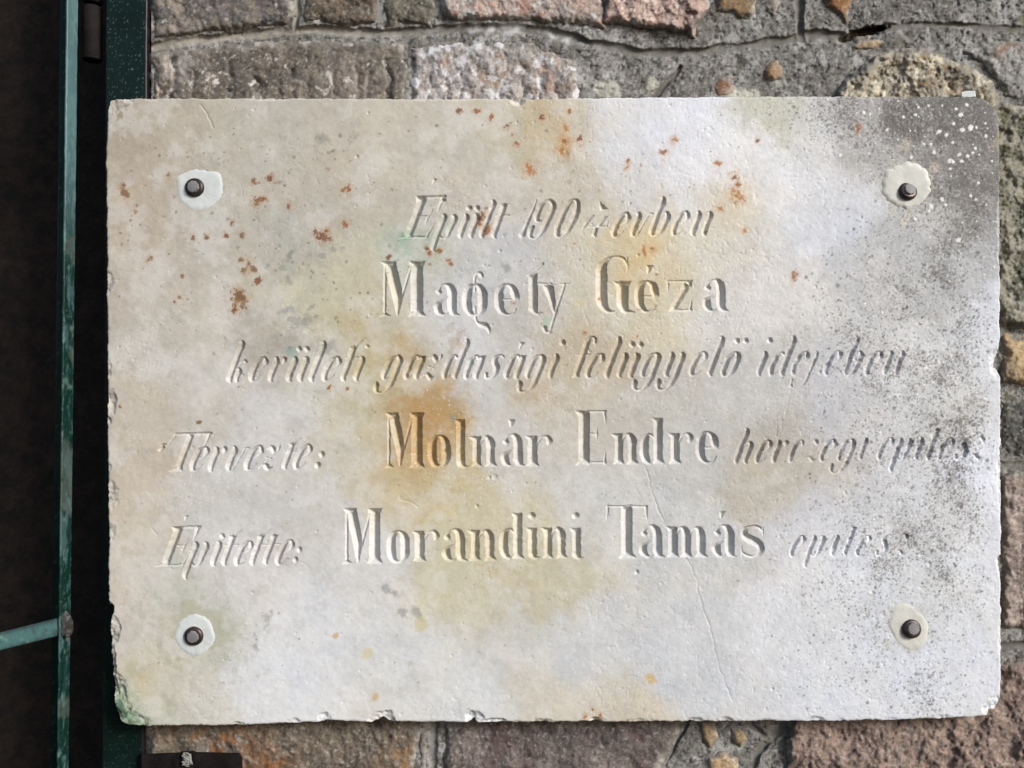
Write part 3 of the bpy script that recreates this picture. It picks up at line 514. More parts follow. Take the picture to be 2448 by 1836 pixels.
# scattered rust and dirt dots over the left and the top
for k in range(260):
    x = rng.normal(640, 230) if k % 2 else rng.uniform(300, 1700); y = abs(rng.normal(0, 260))+rng.uniform(255, 420)
    if not (280 < x < 1800 and 250 < y < 1000): continue
    r = 1.6+abs(rng.normal(0, 1.7))
    blotch(x, y, r*rng.uniform(.8, 1.6), r, (126,110,90) if k % 5 else (140,96,60), rng.uniform(.35, .8), 0.7, 5, k, rng.uniform(0, 3), 0.4)
for k in range(300):
    x = rng.uniform(280, 1800); y = rng.uniform(260, 1700)
    blotch(x, y, rng.uniform(1.4, 3.2), rng.uniform(1.4, 3.2), (124,118,106), rng.uniform(.25, .7), 0.6, 5, k, 0, 0.5)
# bluish grey smears
for k, (x, y, rx, ry, an) in enumerate([(695,604,26,10,-.9),(700,600,14,20,0.9),(800,597,24,9,-.2),(770,612,30,8,.3),(740,610,18,8,0),(690,672,17,13,-.4),(745,738,12,7,-.7),(676,640,10,8,0),(640,636,8,10,0),(690,830,8,8,0),(780,830,30,22,0),(850,330,20,14,0),(700,760,60,30,.2),(770,330,24,14,0),(1080,1000,20,14,0),(1212,640,14,12,.2),(965,1462,16,14,0),(930,1410,26,12,.5),(1000,1470,12,26,-.5),(640,1480,14,28,.2),(612,1530,8,30,0),(532,1632,8,4,.4)]):
    blotch(x, y, rx, ry, (128,130,124), 0.62, 0.95, 14, 700+k, an, 0.9)
# ring stains
for k, (x, y, rx, ry, col) in enumerate([(2164,345,15,24,(176,172,150)),(2236,400,18,16,(190,176,166)),(2222,424,12,14,(196,186,172)),(2166,520,10,26,(206,202,186)),(2386,330,7,50,(150,136,96)),(1006,1493,18,26,(206,198,160)),(878,1560,16,18,(214,206,170)),(1558,1625,18,14,(206,180,116)),(898,1666,8,15,(206,176,120)),(804,1520,9,10,(206,176,128)),(980,1586,8,8,(196,194,180)),(715,1528,4,4,(160,150,130))]):
    blotch(x, y, rx, ry, col, 0.8, 0.35, 14, 760+k, 0.5, 0.5)
# olive halos round the bolts
for k, (x, y, rx, ry, s) in enumerate([(466,1516,84,90,.7),(472,455,66,66,.25),(2168,450,72,74,.35),(2172,1502,64,66,.3)]):
    blotch(x, y, rx, ry, (180,179,158), s, 0.7, 30, 780+k, 0, 0.5)
# green growth on the broken lower left corner
blotch(300, 1695, 34, 46, (150,170,146), .5, 0.9, 16, 800, -0.7, 0.6)
blotch(286, 1690, 12, 40, (60,98,76), .75, 0.9, 12, 801, -0.5, 0.4)
blotch(318, 1718, 26, 10, (104,134,112), .6, 0.9, 12, 802, 0.5, 0.4)
blotch(285, 258, 24, 26, (140,126,100), .7, 0.9, 12, 803, 0, 0.5)
# black lichen on the right: veil plus thousands of dots
dens = np.zeros((NY, NX), np.float32)
def dadd(x, y, rx, ry, s):
    global dens
    dens += (s*np.exp(-(((fx-x)/rx)**2+((fy-y)/ry)**2))).astype(np.float32)
dadd(2330,295,190,120,1.45); dadd(2310,420,120,130,.85); dadd(2130,280,200,60,.75); dadd(2000,260,120,40,.4); dadd(2290,590,110,100,.62); dadd(2250,800,170,160,.5); dadd(2310,960,80,130,.5); dadd(2240,1080,180,120,.42); dadd(2300,1180,90,120,.38); dadd(2200,1280,170,110,.45); dadd(2230,1380,110,110,.42); dadd(2080,800,120,220,.35); dadd(2050,1380,110,180,.30); dadd(2130,1560,160,120,.25); dadd(2200,1660,90,60,.3)
dens *= np.clip(0.75+0.6*fbm(fx, fy, 70, 91, 4), 0, 2)
dens *= np.where(fy > 460, sst(2392, 2340, fx+26*fbm(fx, fy, 60, 92, 3)), sst(2400, 2365, fx))
Ln = 0.46*vn(fx/3.2, fy/3.2, 93)+0.30*vn(fx/6.5, fy/6.5, 94)+0.46*fbm(fx, fy, 30, 95, 5, .7)
soot = np.clip((dens-0.48)*0.9, 0, 0.75)*np.clip(0.8+0.7*fbm(fx, fy, 40, 101, 5, .7), 0.15, 1.4)
soot *= np.clip(0.72+0.75*vn(fx/3.9, fy/3.9, 103)+0.45*vn(fx/9, fy/9, 104), 0.0, 1.7)
C = mix(C, lin((100,95,91)), np.clip(soot, 0, .85))
lm = sst(0.0, 0.6, Ln+np.clip(dens, 0, 1.3)*0.95-0.56)*sst(0.08, 0.25, dens)
C = mix(C, lin((92,87,83)), lm*0.70)
C = mix(C, lin((64,60,57)), sst(0.25, 0.8, 0.6*vn(fx/9, fy/9, 96)+0.7*fbm(fx+9*fbm(fx, fy, 12, 105, 3), fy+9*fbm(fx, fy, 12, 106, 3), 50, 89, 5, .7)+np.minimum(dens, 1.1)-0.85)*0.5)
C = mix(C, lin((176,173,170)), sst(0.25, 0.6, fbm(fx, fy, 26, 102, 5, .7))*np.clip(dens, 0, .8)*0.5)
spw = sst(0.45, 0.7, vn(fx/3.1, fy/3.1, 99))*np.clip(dens*1.2, 0, 0.7)
C = mix(C, lin((212,212,210)), spw*0.55)
dcum = dens[::6, ::6].ravel().astype(float); dcum = np.cumsum(np.clip(dcum, 0, 1.0)); dcum /= dcum[-1]
nyy, nxx = dens[::6, ::6].shape
ndot = 13000
pick = np.searchsorted(dcum, rng.random(ndot))
dotx = gx[(pick % nxx)*6]+rng.uniform(0, 11, ndot); doty = gy[np.minimum((pick//nxx)*6, NY-1)]+rng.uniform(0, 11, ndot)
dr = 1.0+np.abs(rng.normal(0, 0.95, ndot)); dr[::37] *= 1.9
dcol = lin((84,82,78)).astype(np.float32); wcol = lin((226,225,219)).astype(np.float32)
for x, y, r, s in zip(dotx, doty, dr, rng.uniform(.2, .75, ndot)):
    i0 = int((x-r*1.4-gx[0])/GS); j0 = int((y-r*1.4-gy[0])/GS); n_ = int(r*2.8/GS)+2
    if i0 < 0 or j0 < 0 or i0+n_ >= NX or j0+n_ >= NY: continue
    sl2 = (slice(j0, j0+n_), slice(i0, i0+n_))
    m = sst(1.3, 0.5, np.hypot(PX[sl2]-x, PY[sl2]-y)/r)*s
    C[sl2] = C[sl2]+(dcol-C[sl2])*m[..., None]
# pale lichen spots at the top right
wd = [(2311,251,5),(2296,275,6),(2245,315,6),(2262,323,5),(2300,311,6),(2320,306,7),(2285,261,4),(2195,257,4),(2188,275,4),(2331,355,4),(2293,370,5),(2312,374,5),(2270,385,7),(2278,388,5),(2325,366,4),(2232,365,5),(2338,438,4),(2252,477,5),(2225,495,6),(2260,490,4),(2290,575,7),(2120,311,4),(2334,305,4),(2298,386,5),(2320,468,4),(2065,270,4),(2220,506,4),(2187,524,4),(2225,345,4)]
for k in range(240):
    p = np.searchsorted(dcum, rng.random()); x = gx[(p % nxx)*6]+rng.uniform(0, 11); y = gy[min((p//nxx)*6, NY-1)]+rng.uniform(0, 11)
    wd.append((x, y, 1.2+abs(rng.normal(0, 1.3))))
for x, y, r in wd:
    i0 = int((x-r*1.5-gx[0])/GS); j0 = int((y-r*1.5-gy[0])/GS); n_ = int(r*3/GS)+2
    if i0 < 0 or j0 < 0 or i0+n_ >= NX or j0+n_ >= NY: continue
    sl2 = (slice(j0, j0+n_), slice(i0, i0+n_))
    q = np.hypot(PX[sl2]-x, (PY[sl2]-y)*rng.uniform(.85, 1.2))/r+0.25*vn(PX[sl2]/3, PY[sl2]/3, 7)
    m = sst(1.1, 0.75, q)
    C[sl2] = C[sl2]+(wcol-C[sl2])*m[..., None]
    H[sl2] += (0.9*m).astype(np.float32)
# fresh breaks are brighter; crystalline flecks
C = mix(C, lin((206,202,196)), chipm*0.35*(fy < 1640))
fl = sst(0.72, 0.9, vn(fx/2.6, fy/2.6, 97))*sst(-0.2, 0.5, fbm(fx, fy, 150, 98, 2)+sst(900, 1500, fx)-.5)
C = mix(C, lin((240,240,238)), fl*0.55*(dens < .7))
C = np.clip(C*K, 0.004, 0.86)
print('stains done')

# ------------------------------------------------------------------ plaque: mesh, letters split off as parts
gyy, gxx = np.gradient(sd_, GS)
gl_ = np.hypot(gxx, gyy)+1e-6
out = sd_ > 0
VX = np.where(out, PX-sd_*gxx/gl_, PX); VY = np.where(out, PY-sd_*gyy/gl_, PY)
DEP = -(H-depth)
BACK = 58.0
DEP = np.clip(DEP, -2, BACK-4)
co3 = np.stack(W(VX, VY, 0), -1) if False else np.stack([(VX-W0/2)*S, DEP*S, Z0+(H0/2-VY)*S], -1)
co3 = co3.reshape(-1, 3)
F = grid_faces(NY, NX).reshape(-1, 4)
sf = sd_.ravel()
keep = (sf[F].min(1) < 0) & (sf[F].max(1) < GS*1.6)
F = F[keep]
lf = lid.ravel()[F]
fid = np.where((lf > 0).sum(1) >= 2, lf.max(1), 0)
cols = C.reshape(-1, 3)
# side walls from the boundary edges
ed = np.concatenate([F[:, [k, (k+1) % 4]] for k in range(4)])
key = ed.min(1).astype(np.int64)*len(co3)+ed.max(1)
uq, idx, cnt = np.unique(key, return_index=True, return_counts=True)
be = ed[idx[cnt == 1]]
bv = np.unique(be)
nb = len(bv); rm = np.full(len(co3), -1, np.int64)
levels = 4; ring = [bv]
extra = []; ecol = []
for k in range(1, levels+1):
    c = co3[bv].copy()
    t = k/levels
    c[:, 1] = c[:, 1]+(BACK*S-c[:, 1])*t
    j = (0.9*S*t)*np.stack([fbm(c[:, 0]/S+k*50, c[:, 2]/S, 14, 110+k, 2), np.zeros(nb), fbm(c[:, 0]/S, c[:, 2]/S+k*50, 14, 115+k, 2)], -1)
    extra.append(c+j); ecol.append(cols[bv]*0+K*lin((168,160,146)).astype(np.float32))
allco = np.concatenate([co3]+extra); allcol = np.concatenate([cols]+ecol)
skirt = []
prev = np.arange(len(co3))
rm[bv] = np.arange(nb)
e0, e1 = rm[be[:, 0]], rm[be[:, 1]]
for k in range(levels):
    A = bv if k == 0 else len(co3)+(k-1)*nb+np.arange(nb)
    B = len(co3)+k*nb+np.arange(nb)
    skirt.append(np.stack([A[e1], A[e0], B[e0], B[e1]], -1))
skirt = np.concatenate(skirt)
body = np.concatenate([F[fid == 0], skirt])
v_, f_, c_ = compact(allco, body, allcol)
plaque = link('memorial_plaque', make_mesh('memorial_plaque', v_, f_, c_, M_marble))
tag(plaque, 'weathered white marble plaque with engraved lettering, rust stains and dark lichen', 'plaque')
for li in range(len(T)):
    fs = F[fid == li+1]
    if len(fs) < 2: continue
    v_, f_, c_ = compact(co3, fs, cols)
    o = link('engraved_letter', make_mesh('engraved_letter', v_, f_, c_, M_marble), plaque)
    t_ = T[li]
    o['label'] = ('engraved accent or dots of %s' if t_[1] in ('acute', 'dot', 'dots') else 'engraved colon%s' if t_[1] == ':' else 'engraved character %s') % ('' if t_[1] == ':' else t_[2])
del co3, allco, allcol, F
print('plaque done')

# ------------------------------------------------------------------ filler patches and bolts
def disc_heap(P, d_edge, rise, material, name, parent, n=110, rings=9, seed=0, center=None, cracks=()):
    """irregular patch of filler: polar mesh, edge sunk slightly into the marble"""
    P = np.array(P, float); c = P.mean(0) if center is None else np.array(center, float)
    ang = np.linspace(0, 2*math.pi, n, endpoint=False)
    pa = np.arctan2(P[:, 1]-c[1], P[:, 0]-c[0]); pr = np.hypot(P[:, 0]-c[0], P[:, 1]-c[1])
    o_ = np.argsort(pa); pa, pr = pa[o_], pr[o_]
    rad = np.interp(ang, np.concatenate([pa-2*math.pi, pa, pa+2*math.pi]), np.tile(pr, 3))
    rad = (rad+np.roll(rad, 2)+np.roll(rad, -2))/3
    rad = rad+1.7*np.array([vn(np.float32(4*math.cos(t)+seed), np.float32(4*math.sin(t)), 5)+.6*vn(np.float32(11*math.cos(t)+seed), np.float32(11*math.sin(t)), 6) for t in ang])
    rad = rad+1.3*np.array([vn(np.float32(22*math.cos(t)+seed), np.float32(22*math.sin(t)), 8) for t in ang])
    if rise > 3: rad = rad*(1+0.065*np.abs(np.sin(7*ang)))
    vs_ = [(c[0], c[1], -rise)]
    for k in range(1, rings+1):
        f = k/rings
        for t, r in zip(ang, rad):
            x, y = c[0]+r*f*math.cos(t), c[1]+r*f*math.sin(t)
            d = -rise+0.7*float(fbm(np.float32(x), np.float32(y), 22, 130+seed, 3))
            if k == rings-1: d += rise*(0.3 if rise < 3 else 0.05)
            if k == rings: d = d_edge
            vs_.append((x, y, d))
    co_ = [((x-W0/2)*S, d*S, Z0+(H0/2-y)*S) for x, y, d in vs_]
    fs = [[0, 1+k, 1+(k+1) % n] for k in range(n)]
    me = bpy.data.meshes.new(name)
    fl_ = [[0, 1+(k+1) % n, 1+k][::-1] for k in range(n)]
    for r in range(rings-1):
        for k in range(n):
            a_, b_ = 1+r*n+k, 1+r*n+(k+1) % n
            fl_.append([a_, a_+n, b_+n, b_])
    me.from_pydata(co_, [], fl_)
    for p in me.polygons: p.use_smooth = True
    me.materials.append(material)
    return link(name, me, parent)

def lathe(name, base, axis, prof, n, material, parent=None, jit=0.0):
    """prof: list of (radius, height along the axis) in pixels; base = world point"""
    ax = Vector(axis).normalized(); uu = ax.orthogonal().normalized(); ww = ax.cross(uu)
    co_, fl_ = [], []
    for r, h in prof:
        for k in range(n):
            t = 2*math.pi*k/n
            rj = r*(1+jit*math.sin(3*t+r))
            p = Vector(base)+ax*(h*S)+(uu*math.cos(t)+ww*math.sin(t))*(rj*S)
            co_.append(p)
    for j in range(len(prof)-1):
        for k in range(n):
            a_, b_ = j*n+k, j*n+(k+1) % n
            fl_.append([a_, b_, b_+n, a_+n])
    fl_.append(list(range((len(prof)-1)*n, len(prof)*n)))
    me = bpy.data.meshes.new(name); me.from_pydata(co_, [], fl_)
    me.materials.append(material)
    for p in me.polygons: p.use_smooth = len(p.vertices) == 4
    me.set_sharp_from_angle(angle=math.radians(38)) if hasattr(me, 'set_sharp_from_angle') else None
    return link(name, me, parent)

patchTL = [(424,417),(440,410),(472,402),(500,408),(531,409),(534,430),(537,450),(533,472),(512,490),(487,505),(470,503),(457,505),(440,490),(428,483),(421,455)]
patchTR = [(2115,409),(2140,401),(2158,389),(2180,390),(2197,394),(2212,404),(2222,420),(2220,432),(2226,445),(2222,462),(2208,476),(2202,488),(2188,492),(2172,504),(2158,494),(2140,490),(2128,480),(2112,465),(2108,450),(2112,430)]
patchBL = [(466+50*math.cos(t)*(1+.03*math.sin(5*t)), 1518+52*math.sin(t)*(1+.03*math.cos(4*t))) for t in np.linspace(0, 2*math.pi, 20, endpoint=False)]
patchBR = [(2137,1442),(2158,1436),(2178,1442),(2190,1458),(2204,1466),(2216,1484),(2222,1505),(2218,1530),(2207,1549),(2192,1560),(2178,1560),(2160,1552),(2145,1541),(2134,1520),(2124,1500),(2128,1470)]
for P, c, bx, by, tilt, seed, mt, lab in [(patchTL, (477,452), 466, 449, (-.06,-1,.02), 1, M_filler, 'smooth white filler round the upper left bolt'), (patchTR, (2167,447), 2169, 458, (.14,-1,.28), 2, M_filler2, 'cracked grey white filler round the upper right bolt'),
                                     (patchBL, (466,1518), 464, 1520, (.0,-1,.0), 3, M_filler, 'bluish white filler round the lower left bolt'), (patchBR, (2172,1500), 2178, 1503, (.03,-1,.18), 4, M_filler2, 'cream filler round the lower right bolt')]:
    p = disc_heap(P, 1.5, (1.3, 3.4, 1.2, 1.2)[seed-1], mt, 'filler_patch', plaque, seed=seed, center=c); p['label'] = lab
    base = ((bx-W0/2)*S, 2*S, Z0+(H0/2-by)*S)
    b = lathe('bolt', base, tilt, [(23,0),(23,4),(22,7.5),(20,9.5),(17,10.5),(15,10.8)], 28, M_bolt, plaque)
    c2 = Vector(base)+Vector(tilt).normalized()*(10.2*S)
    lathe('bolt_tip', c2, tilt, [(14.8,0),(14.5,3),(13.0,5.5),(9,6.2),(0.5,6.5)], 9, M_bolt_top, b, jit=0.05)
# dab of white mortar on the top edge
dab = [(2297,220),(2312,217),(2331,217),(2333,231),(2318,234),(2298,233)]
def slab_poly(name, P, d0, d1, material, parent=None, bev=2.0, cols=None):
    P = [tuple(p) for p in P]; n = len(P)
    cx = sum(p[0] for p in P)/n; cy = sum(p[1] for p in P)/n
    ins = [(cx+(x-cx)*(1-bev/max(6, math.hypot(x-cx, y-cy))), cy+(y-cy)*(1-bev/max(6, math.hypot(x-cx, y-cy)))) for x, y in P]
    co_ = [W(x, y, d1) for x, y in P]+[W(x, y, d0+bev) for x, y in P]+[W(x, y, d0) for x, y in ins]
    fl_ = []
    for r in range(2):
        for k in range(n):
            a_, b_ = r*n+k, r*n+(k+1) % n
            fl_.append([a_, b_, b_+n, a_+n])
    fl_.append(list(range(2*n, 3*n)))
    me = bpy.data.meshes.new(name); me.from_pydata(co_, [], fl_); me.materials.append(material)
    return link(name, me, parent)
o = slab_poly('mortar_dab', dab, 3, 50, M_filler, plaque); o['label'] = 'small bright white mortar dab on the top edge'

# ------------------------------------------------------------------ stone wall: mortar bed and separate stones
DM = 72.0     # mean depth of the mortar surface behind the plaque face (px)
JOINT = [([(330,116),(400,108),(470,98),(560,86),(640,78),(720,72),(830,75),(900,80),(980,76),(1060,70),(1130,66),(1190,66),(1260,70),(1320,78),(1380,92),(1440,108),(1510,122),(1590,128),(1660,124),(1740,114),(1830,104),(1890,92),(1950,82),(2010,84)],11.5,10),
         ([(2110,66),(2190,58),(2270,60),(2360,66),(2470,72),(2800,60)],8,5),([(1911,-160),(1911,60),(1913,92)],11,12),([(1625,160),(1604,188),(1578,216),(1550,262)],8,9),
         ([(1905,1690),(1870,1738),(1838,1768),(1812,1800),(1796,1840),(1788,1960)],11,10),([(1772,1700),(1800,1742),(1834,1768)],8,7),([(1037,1690),(1036,1760),(1030,1960)],10,9),([(2380,1546),(2440,1542),(2800,1530)],13,12),([(714,-120),(712,30),(706,74)],9,9),([(2380,1108),(2420,1112),(2800,1120)],10,6),
         ([(1590,1830),(1606,1800),(1628,1760),(1650,1715)],4,8)]
def mortar_depth(X, Y):
    """depth (px) of the mortar surface"""
    d = DM+4.0*fbm(X, Y, 80, 141, 4)+3.4*fbm(X, Y, 22, 142, 4, .62)
    pits = sst(0.40, 0.9, vn(X/4.2, Y/4.2, 143)+0.5*vn(X/9, Y/9, 144))
    d = d+3.0*pits
    gm = np.zeros(X.shape, np.float32)
    Xw = X+3*fbm(X, Y, 30, 145, 2); Yw = Y+3*fbm(X, Y, 30, 146, 2)
    for P, hw, dp in JOINT:
        P = np.array(P, float)
        sel = (X > P[:, 0].min()-30) & (X < P[:, 0].max()+30) & (Y > P[:, 1].min()-30) & (Y < P[:, 1].max()+30)
        if not sel.any(): continue
        q, t = path_dist(Xw[sel], Yw[sel], P)
        q = q/(hw*(1+0.35*fbm(X[sel], Y[sel], 45, 174, 3)))+0.12*fbm(X[sel], Y[sel], 9, 175, 2)
        m = sst(1.05, 0.75, q)
        # smooth tooled trough
        dd = d[sel]*(1-m)+m*(DM+0.6*fbm(X[sel], Y[sel], 60, 147, 2)+dp*np.sqrt(np.clip(1-q*q, 0, 1)))
        d[sel] = dd
        gm[sel] = np.maximum(gm[sel], m)
    # ragged hole in the mortar at the upper right
    hq = np.hypot(((X-2066)*0.955+(Y-80)*-0.296)/56, ((X-2066)*0.296+(Y-80)*0.955)/13)+0.35*fbm(X, Y, 18, 148, 3)
    d = d+46*sst(1.15, 0.75, hq)
    return d, gm
ws = 2.7
xs = np.arange(362, 2560, ws); ys = np.arange(-70, 1910, ws)
X, Y = np.meshgrid(xs, ys); X = X.astype(np.float32); Y = Y.astype(np.float32)
d, gm = mortar_depth(X, Y)
c = np.zeros(X.shape+(3,), np.float32)
n1 = fbm(X, Y, 60, 151, 5, 0.62); n2 = fbm(X, Y, 9, 152, 3, 0.7)
c[:] = lin((124,122,117))
c = mix(c, lin((160,159,156)), sst(-0.1, 0.5, n1)*0.75)
c = mix(c, lin((186,185,181)), sst(0.15, 0.5, fbm(X, Y, 36, 177, 5, .68))*0.6)
c = mix(c, lin((96,93,86)), sst(0.05, 0.6, fbm(X, Y, 26, 153, 4, .65))*0.6)
c = mix(c, lin((60,58,53)), sst(0.25, 0.7, n2)*0.75)
c = mix(c, lin((176,175,172)), sst(0.30, 0.75, fbm(X, Y, 6.5, 154, 2))*0.55)
c = mix(c, lin((46,44,40)), sst(0.62, 0.85, vn(X/4.2, Y/4.2, 171))*0.6)
cream = sst(1150, 520, X)
jc = mix(np.broadcast_to(lin((118,116,110)), c.shape).astype(np.float32), lin((196,188,172)), cream*(0.65+0.5*n1))
jc = jc*(1+0.10*fbm(X, Y, 30, 155, 3))[..., None]
c = c+(jc-c)*(gm*np.clip(0.72+0.5*fbm(X, Y, 24, 176, 4), 0.1, 1))[..., None]
c = mix(c, lin((206,206,208)), sst(0.0, 0.6, fbm(X, Y, 40, 156, 4, .6))*sst(1000, 1100, X)*sst(1500, 1350, X)*0.7)
for (px_, py_, rx_, ry_) in [(1452,214,34,22),(1760,222,40,14),(1800,226,22,12),(1560,205,14,22)]:
    c = mix(c, lin((196,196,184)), sst(1.1, 0.8, np.hypot((X-px_)/rx_, (Y-py_)/ry_)+0.25*fbm(X, Y, 12, 172, 3))*(0.75+0.2*vn(X/30, Y/2.5, 173)))
c = mix(c, lin((96,98,72)), sst(0.1, 0.6, fbm(X, Y, 45, 157, 4, .6))*sst(2340, 2400, X)*sst(1500, 1200, Y)*0.6)
c = mix(c, lin((216,216,214)), sst(0.3, 0.6, fbm(X, Y, 16, 159, 3))*np.exp(-(((X-2416)/26)**2+((Y-1005)/26)**2))*1.2)
c = mix(c, lin((150,96,50)), sst(-.1, .5, fbm(X, Y, 30, 158, 4, .6))*np.exp(-(((X-520)/120)**2+((Y-1790)/50)**2)))
c = np.clip(c*K*1.0, 0.003, 0.8)
k_ = S*(DC+d)/DC
co_ = np.stack([(X-W0/2)*k_, d*S, Z0+(H0/2-Y)*k_], -1).reshape(-1, 3)
F = grid_faces(len(ys), len(xs)).reshape(-1, 4)
fxm = X.ravel()[F[:, 0]]; fym = Y.ravel()[F[:, 0]]
hid = (fxm > 330) & (fxm < 2280) & (fym > 330) & (fym < 1610)
F = F[~hid]
# coarse bed behind the plaque and beyond the frame, part of the same wall mesh
v_, f_, c_ = compact(co_, F, c.reshape(-1, 3))
bx = np.arange(370, 4300, 60.0); by = np.arange(-1500, 3400, 60.0)
BX, BY = np.meshgrid(bx, by); bd = DM+10+4*fbm(BX, BY, 200, 161, 2)
inner = (BX > 340) & (BX < 2580) & (BY > -90) & (BY < 1930)
bd = np.where(inner, DM+64, bd)
kk = S*(DC+bd)/DC
bco = np.stack([(BX-W0/2)*kk, bd*S, Z0+(H0/2-BY)*kk], -1).reshape(-1, 3)
bf = grid_faces(len(by), len(bx)).reshape(-1, 4)
bcol = np.broadcast_to(K*0.9*lin((150,147,140)), (len(bco), 3)).astype(np.float32)*(1+0.12*fbm(BX, BY, 150, 162, 3)).reshape(-1, 1)
wall = link('stone_wall', make_mesh('stone_wall', np.concatenate([v_, bco]), np.concatenate([f_, bf+len(v_)]), np.concatenate([c_, bcol]), M_mortar))
tag(wall, 'old rubble stone wall with grey mortar joints behind the marble plaque', 'wall')

def stone(P, bulge, pal, seed, edgew=16, rough=5.0, white=0.0, ridges=None, label=None, res=2.5, sc_=55, facet=0.0, wc=(206,202,196), crop=None, rag=5.0, smear=1.0, stain=None):
    P = np.array(P, float)
    x0, y0 = P.min(0)-6; x1, y1 = P.max(0)+6
    if crop: x0, y0, x1, y1 = max(x0, crop[0]), max(y0, crop[1]), min(x1, crop[2]), min(y1, crop[3])
    xs = np.arange(x0, x1+res, res); ys = np.arange(y0, y1+res, res)
    X, Y = np.meshgrid(xs, ys); X = X.astype(np.float32); Y = Y.astype(np.float32)
    sdv = poly_sdf(X.astype(float)+rag*fbm(X, Y, 26, 200+seed, 3), Y.astype(float)+rag*fbm(X, Y, 26, 230+seed, 3), P)
    edgew = edgew*1.35
    ins = np.clip(-sdv/edgew, -1, 1)
    prof = np.where(ins > 0, 1-(1-np.clip(ins, 0, 1))**2.2, ins*1.2)
    d = DM+4-bulge*0.85*prof
    big = fbm(X, Y, 70, 260+seed, 3)
    d = d-facet*np.abs(big)*prof.clip(0, 1)-rough*1.15*fbm(X, Y, 46, 270+seed, 5, .60)-0.14*rough*fbm(X, Y, 7, 280+seed, 2)
    if ridges:
        g = np.zeros(X.shape, np.float32)
        for rx, wd_, dp, yt in ridges:
            q = (X-rx-10*fbm(X*0.3, Y, 34, 290+seed+int(rx), 3)-0.03*(Y-180))/wd_
            q = np.where(q > 0, q/2.6, -q/0.9)
            g = np.maximum(g, 0.8*dp*np.clip(1-q, 0, 1)**1.3*sst(yt-8, yt+30, Y+14*fbm(X, Y, 20, 9, 2))*np.clip(0.75+0.8*fbm(X*0.4, Y, 26, 295+int(rx), 2), 0.1, 1.4))
        d = d+g
    n1 = fbm(X, Y, sc_, 310+seed, 5, .62); n2 = fbm(X, Y, sc_*0.33, 320+seed, 4, .65); n3 = fbm(X, Y, 6, 330+seed, 2)
    c = np.zeros(X.shape+(3,), np.float32); c[:] = lin(pal[0])
    c = mix(c, lin(pal[1]), sst(-0.15, 0.5, n1))
    c = mix(c, lin(pal[2]), sst(0.1, 0.65, n2)*0.8)
    if len(pal) > 3: c = mix(c, lin(pal[3]), sst(0.25, 0.6, fbm(X, Y, sc_*0.6, 340+seed, 4, .6))*0.85)
    c *= (1+0.18*n3+0.12*vn(X/2.7, Y/2.7, seed))[..., None]
    c = mix(c, lin((58,54,48)), sst(0.45, 0.75, fbm(X, Y, 7, 380+seed, 3, .7))*0.55)
    c = mix(c, lin((190,186,178)), sst(0.55, 0.85, fbm(X, Y, 6, 390+seed, 2, .7))*0.45)
    if stain:
        for (px_, py_, rx_, ry_, sc3, st_) in stain:
            c = mix(c, lin(sc3), np.clip(sst(-.2, .6, fbm(X, Y, 22, 395+seed, 4, .6)+0.25)*np.exp(-(((X-px_)/rx_)**2+((Y-py_)/ry_)**2))*st_, 0, 1))
    if smear > 0:
        sm = sst(0.95, 0.15, ins+0.55*fbm(X, Y, 24, 370+seed, 4, .6))*smear*0.85
        mc = mix(np.broadcast_to(lin((124,121,114)), c.shape).astype(np.float32), lin((172,168,160)), sst(0, .6, fbm(X, Y, 14, 375+seed, 3)))
        mc = mc*(1+0.2*n3)[..., None]
        c = c+(mc-c)*sm[..., None]
    if white > 0:
        wm = sst(0.66-white, 0.94-white, fbm(X, Y, 19, 350+seed, 4, .6)+0.25*vn(X/70, Y/70, 3))
        c = mix(c, lin(wc), wm*0.85)
    c = np.clip(c*K*0.98, 0.003, 0.85)
    k_ = S*(DC+d)/DC
    co_ = np.stack([(X-W0/2)*k_, d*S, Z0+(H0/2-Y)*k_], -1).reshape(-1, 3)
    F = grid_faces(len(ys), len(xs)).reshape(-1, 4)
    F = F[(sdv.ravel()[F].min(1) < 4)]
    v_, f_, c_ = compact(co_, F, c.reshape(-1, 3))
    o = link('stone', make_mesh('stone', v_, f_, c_, M_rock), wall)
    if label: o['label'] = label
    return o
Rg = lambda *a_: a_
# course above the joint
stone([(364,-120),(700,-120),(703,40),(690,62),(600,66),(500,76),(420,88),(364,92)], 18, [(126,118,106),(100,96,94),(150,140,128)], 1, white=.06, stain=[(420,40,80,60,(172,160,146),.9),(590,40,110,50,(92,90,94),.9)], rough=6, label='granular tan grey stone at the top left', sc_=70)
stone([(724,-120),(908,-120),(909,30),(902,56),(830,58),(722,54)], 20, [(104,94,82),(122,106,94),(84,80,70),(92,88,82)], 2, rough=6, label='dark brown stone at the top')
stone([(916,-120),(1030,-120),(1036,30),(1030,58),(918,60)], 16, [(110,106,94),(92,90,80),(136,132,122)], 3, rough=6, label='dark grey green stone at the top')
stone([(1044,-120),(1452,-120),(1450,30),(1444,70),(1400,66),(1340,58),(1250,50),(1150,52),(1052,44)], 22, [(172,160,154),(186,166,156),(150,142,138),(176,140,124)], 4, rough=7, white=.30, label='pinkish white rough stone at the top')
stone([(1425,-120),(1690,-120),(1694,20),(1672,56),(1662,96),(1640,78),(1560,72),(1500,62),(1440,56)], 34, [(186,162,152),(204,182,170),(160,136,128),(150,130,120)], 5, rough=10, facet=8, white=.1, wc=(222,206,196), label='large protruding pink stone at the top')
stone([(1702,-120),(1812,-120),(1810,20),(1796,42),(1770,46),(1712,30)], 18, [(134,104,74),(150,126,94),(106,90,70),(166,150,126)], 6, rough=4, label='orange brown stone at the top')
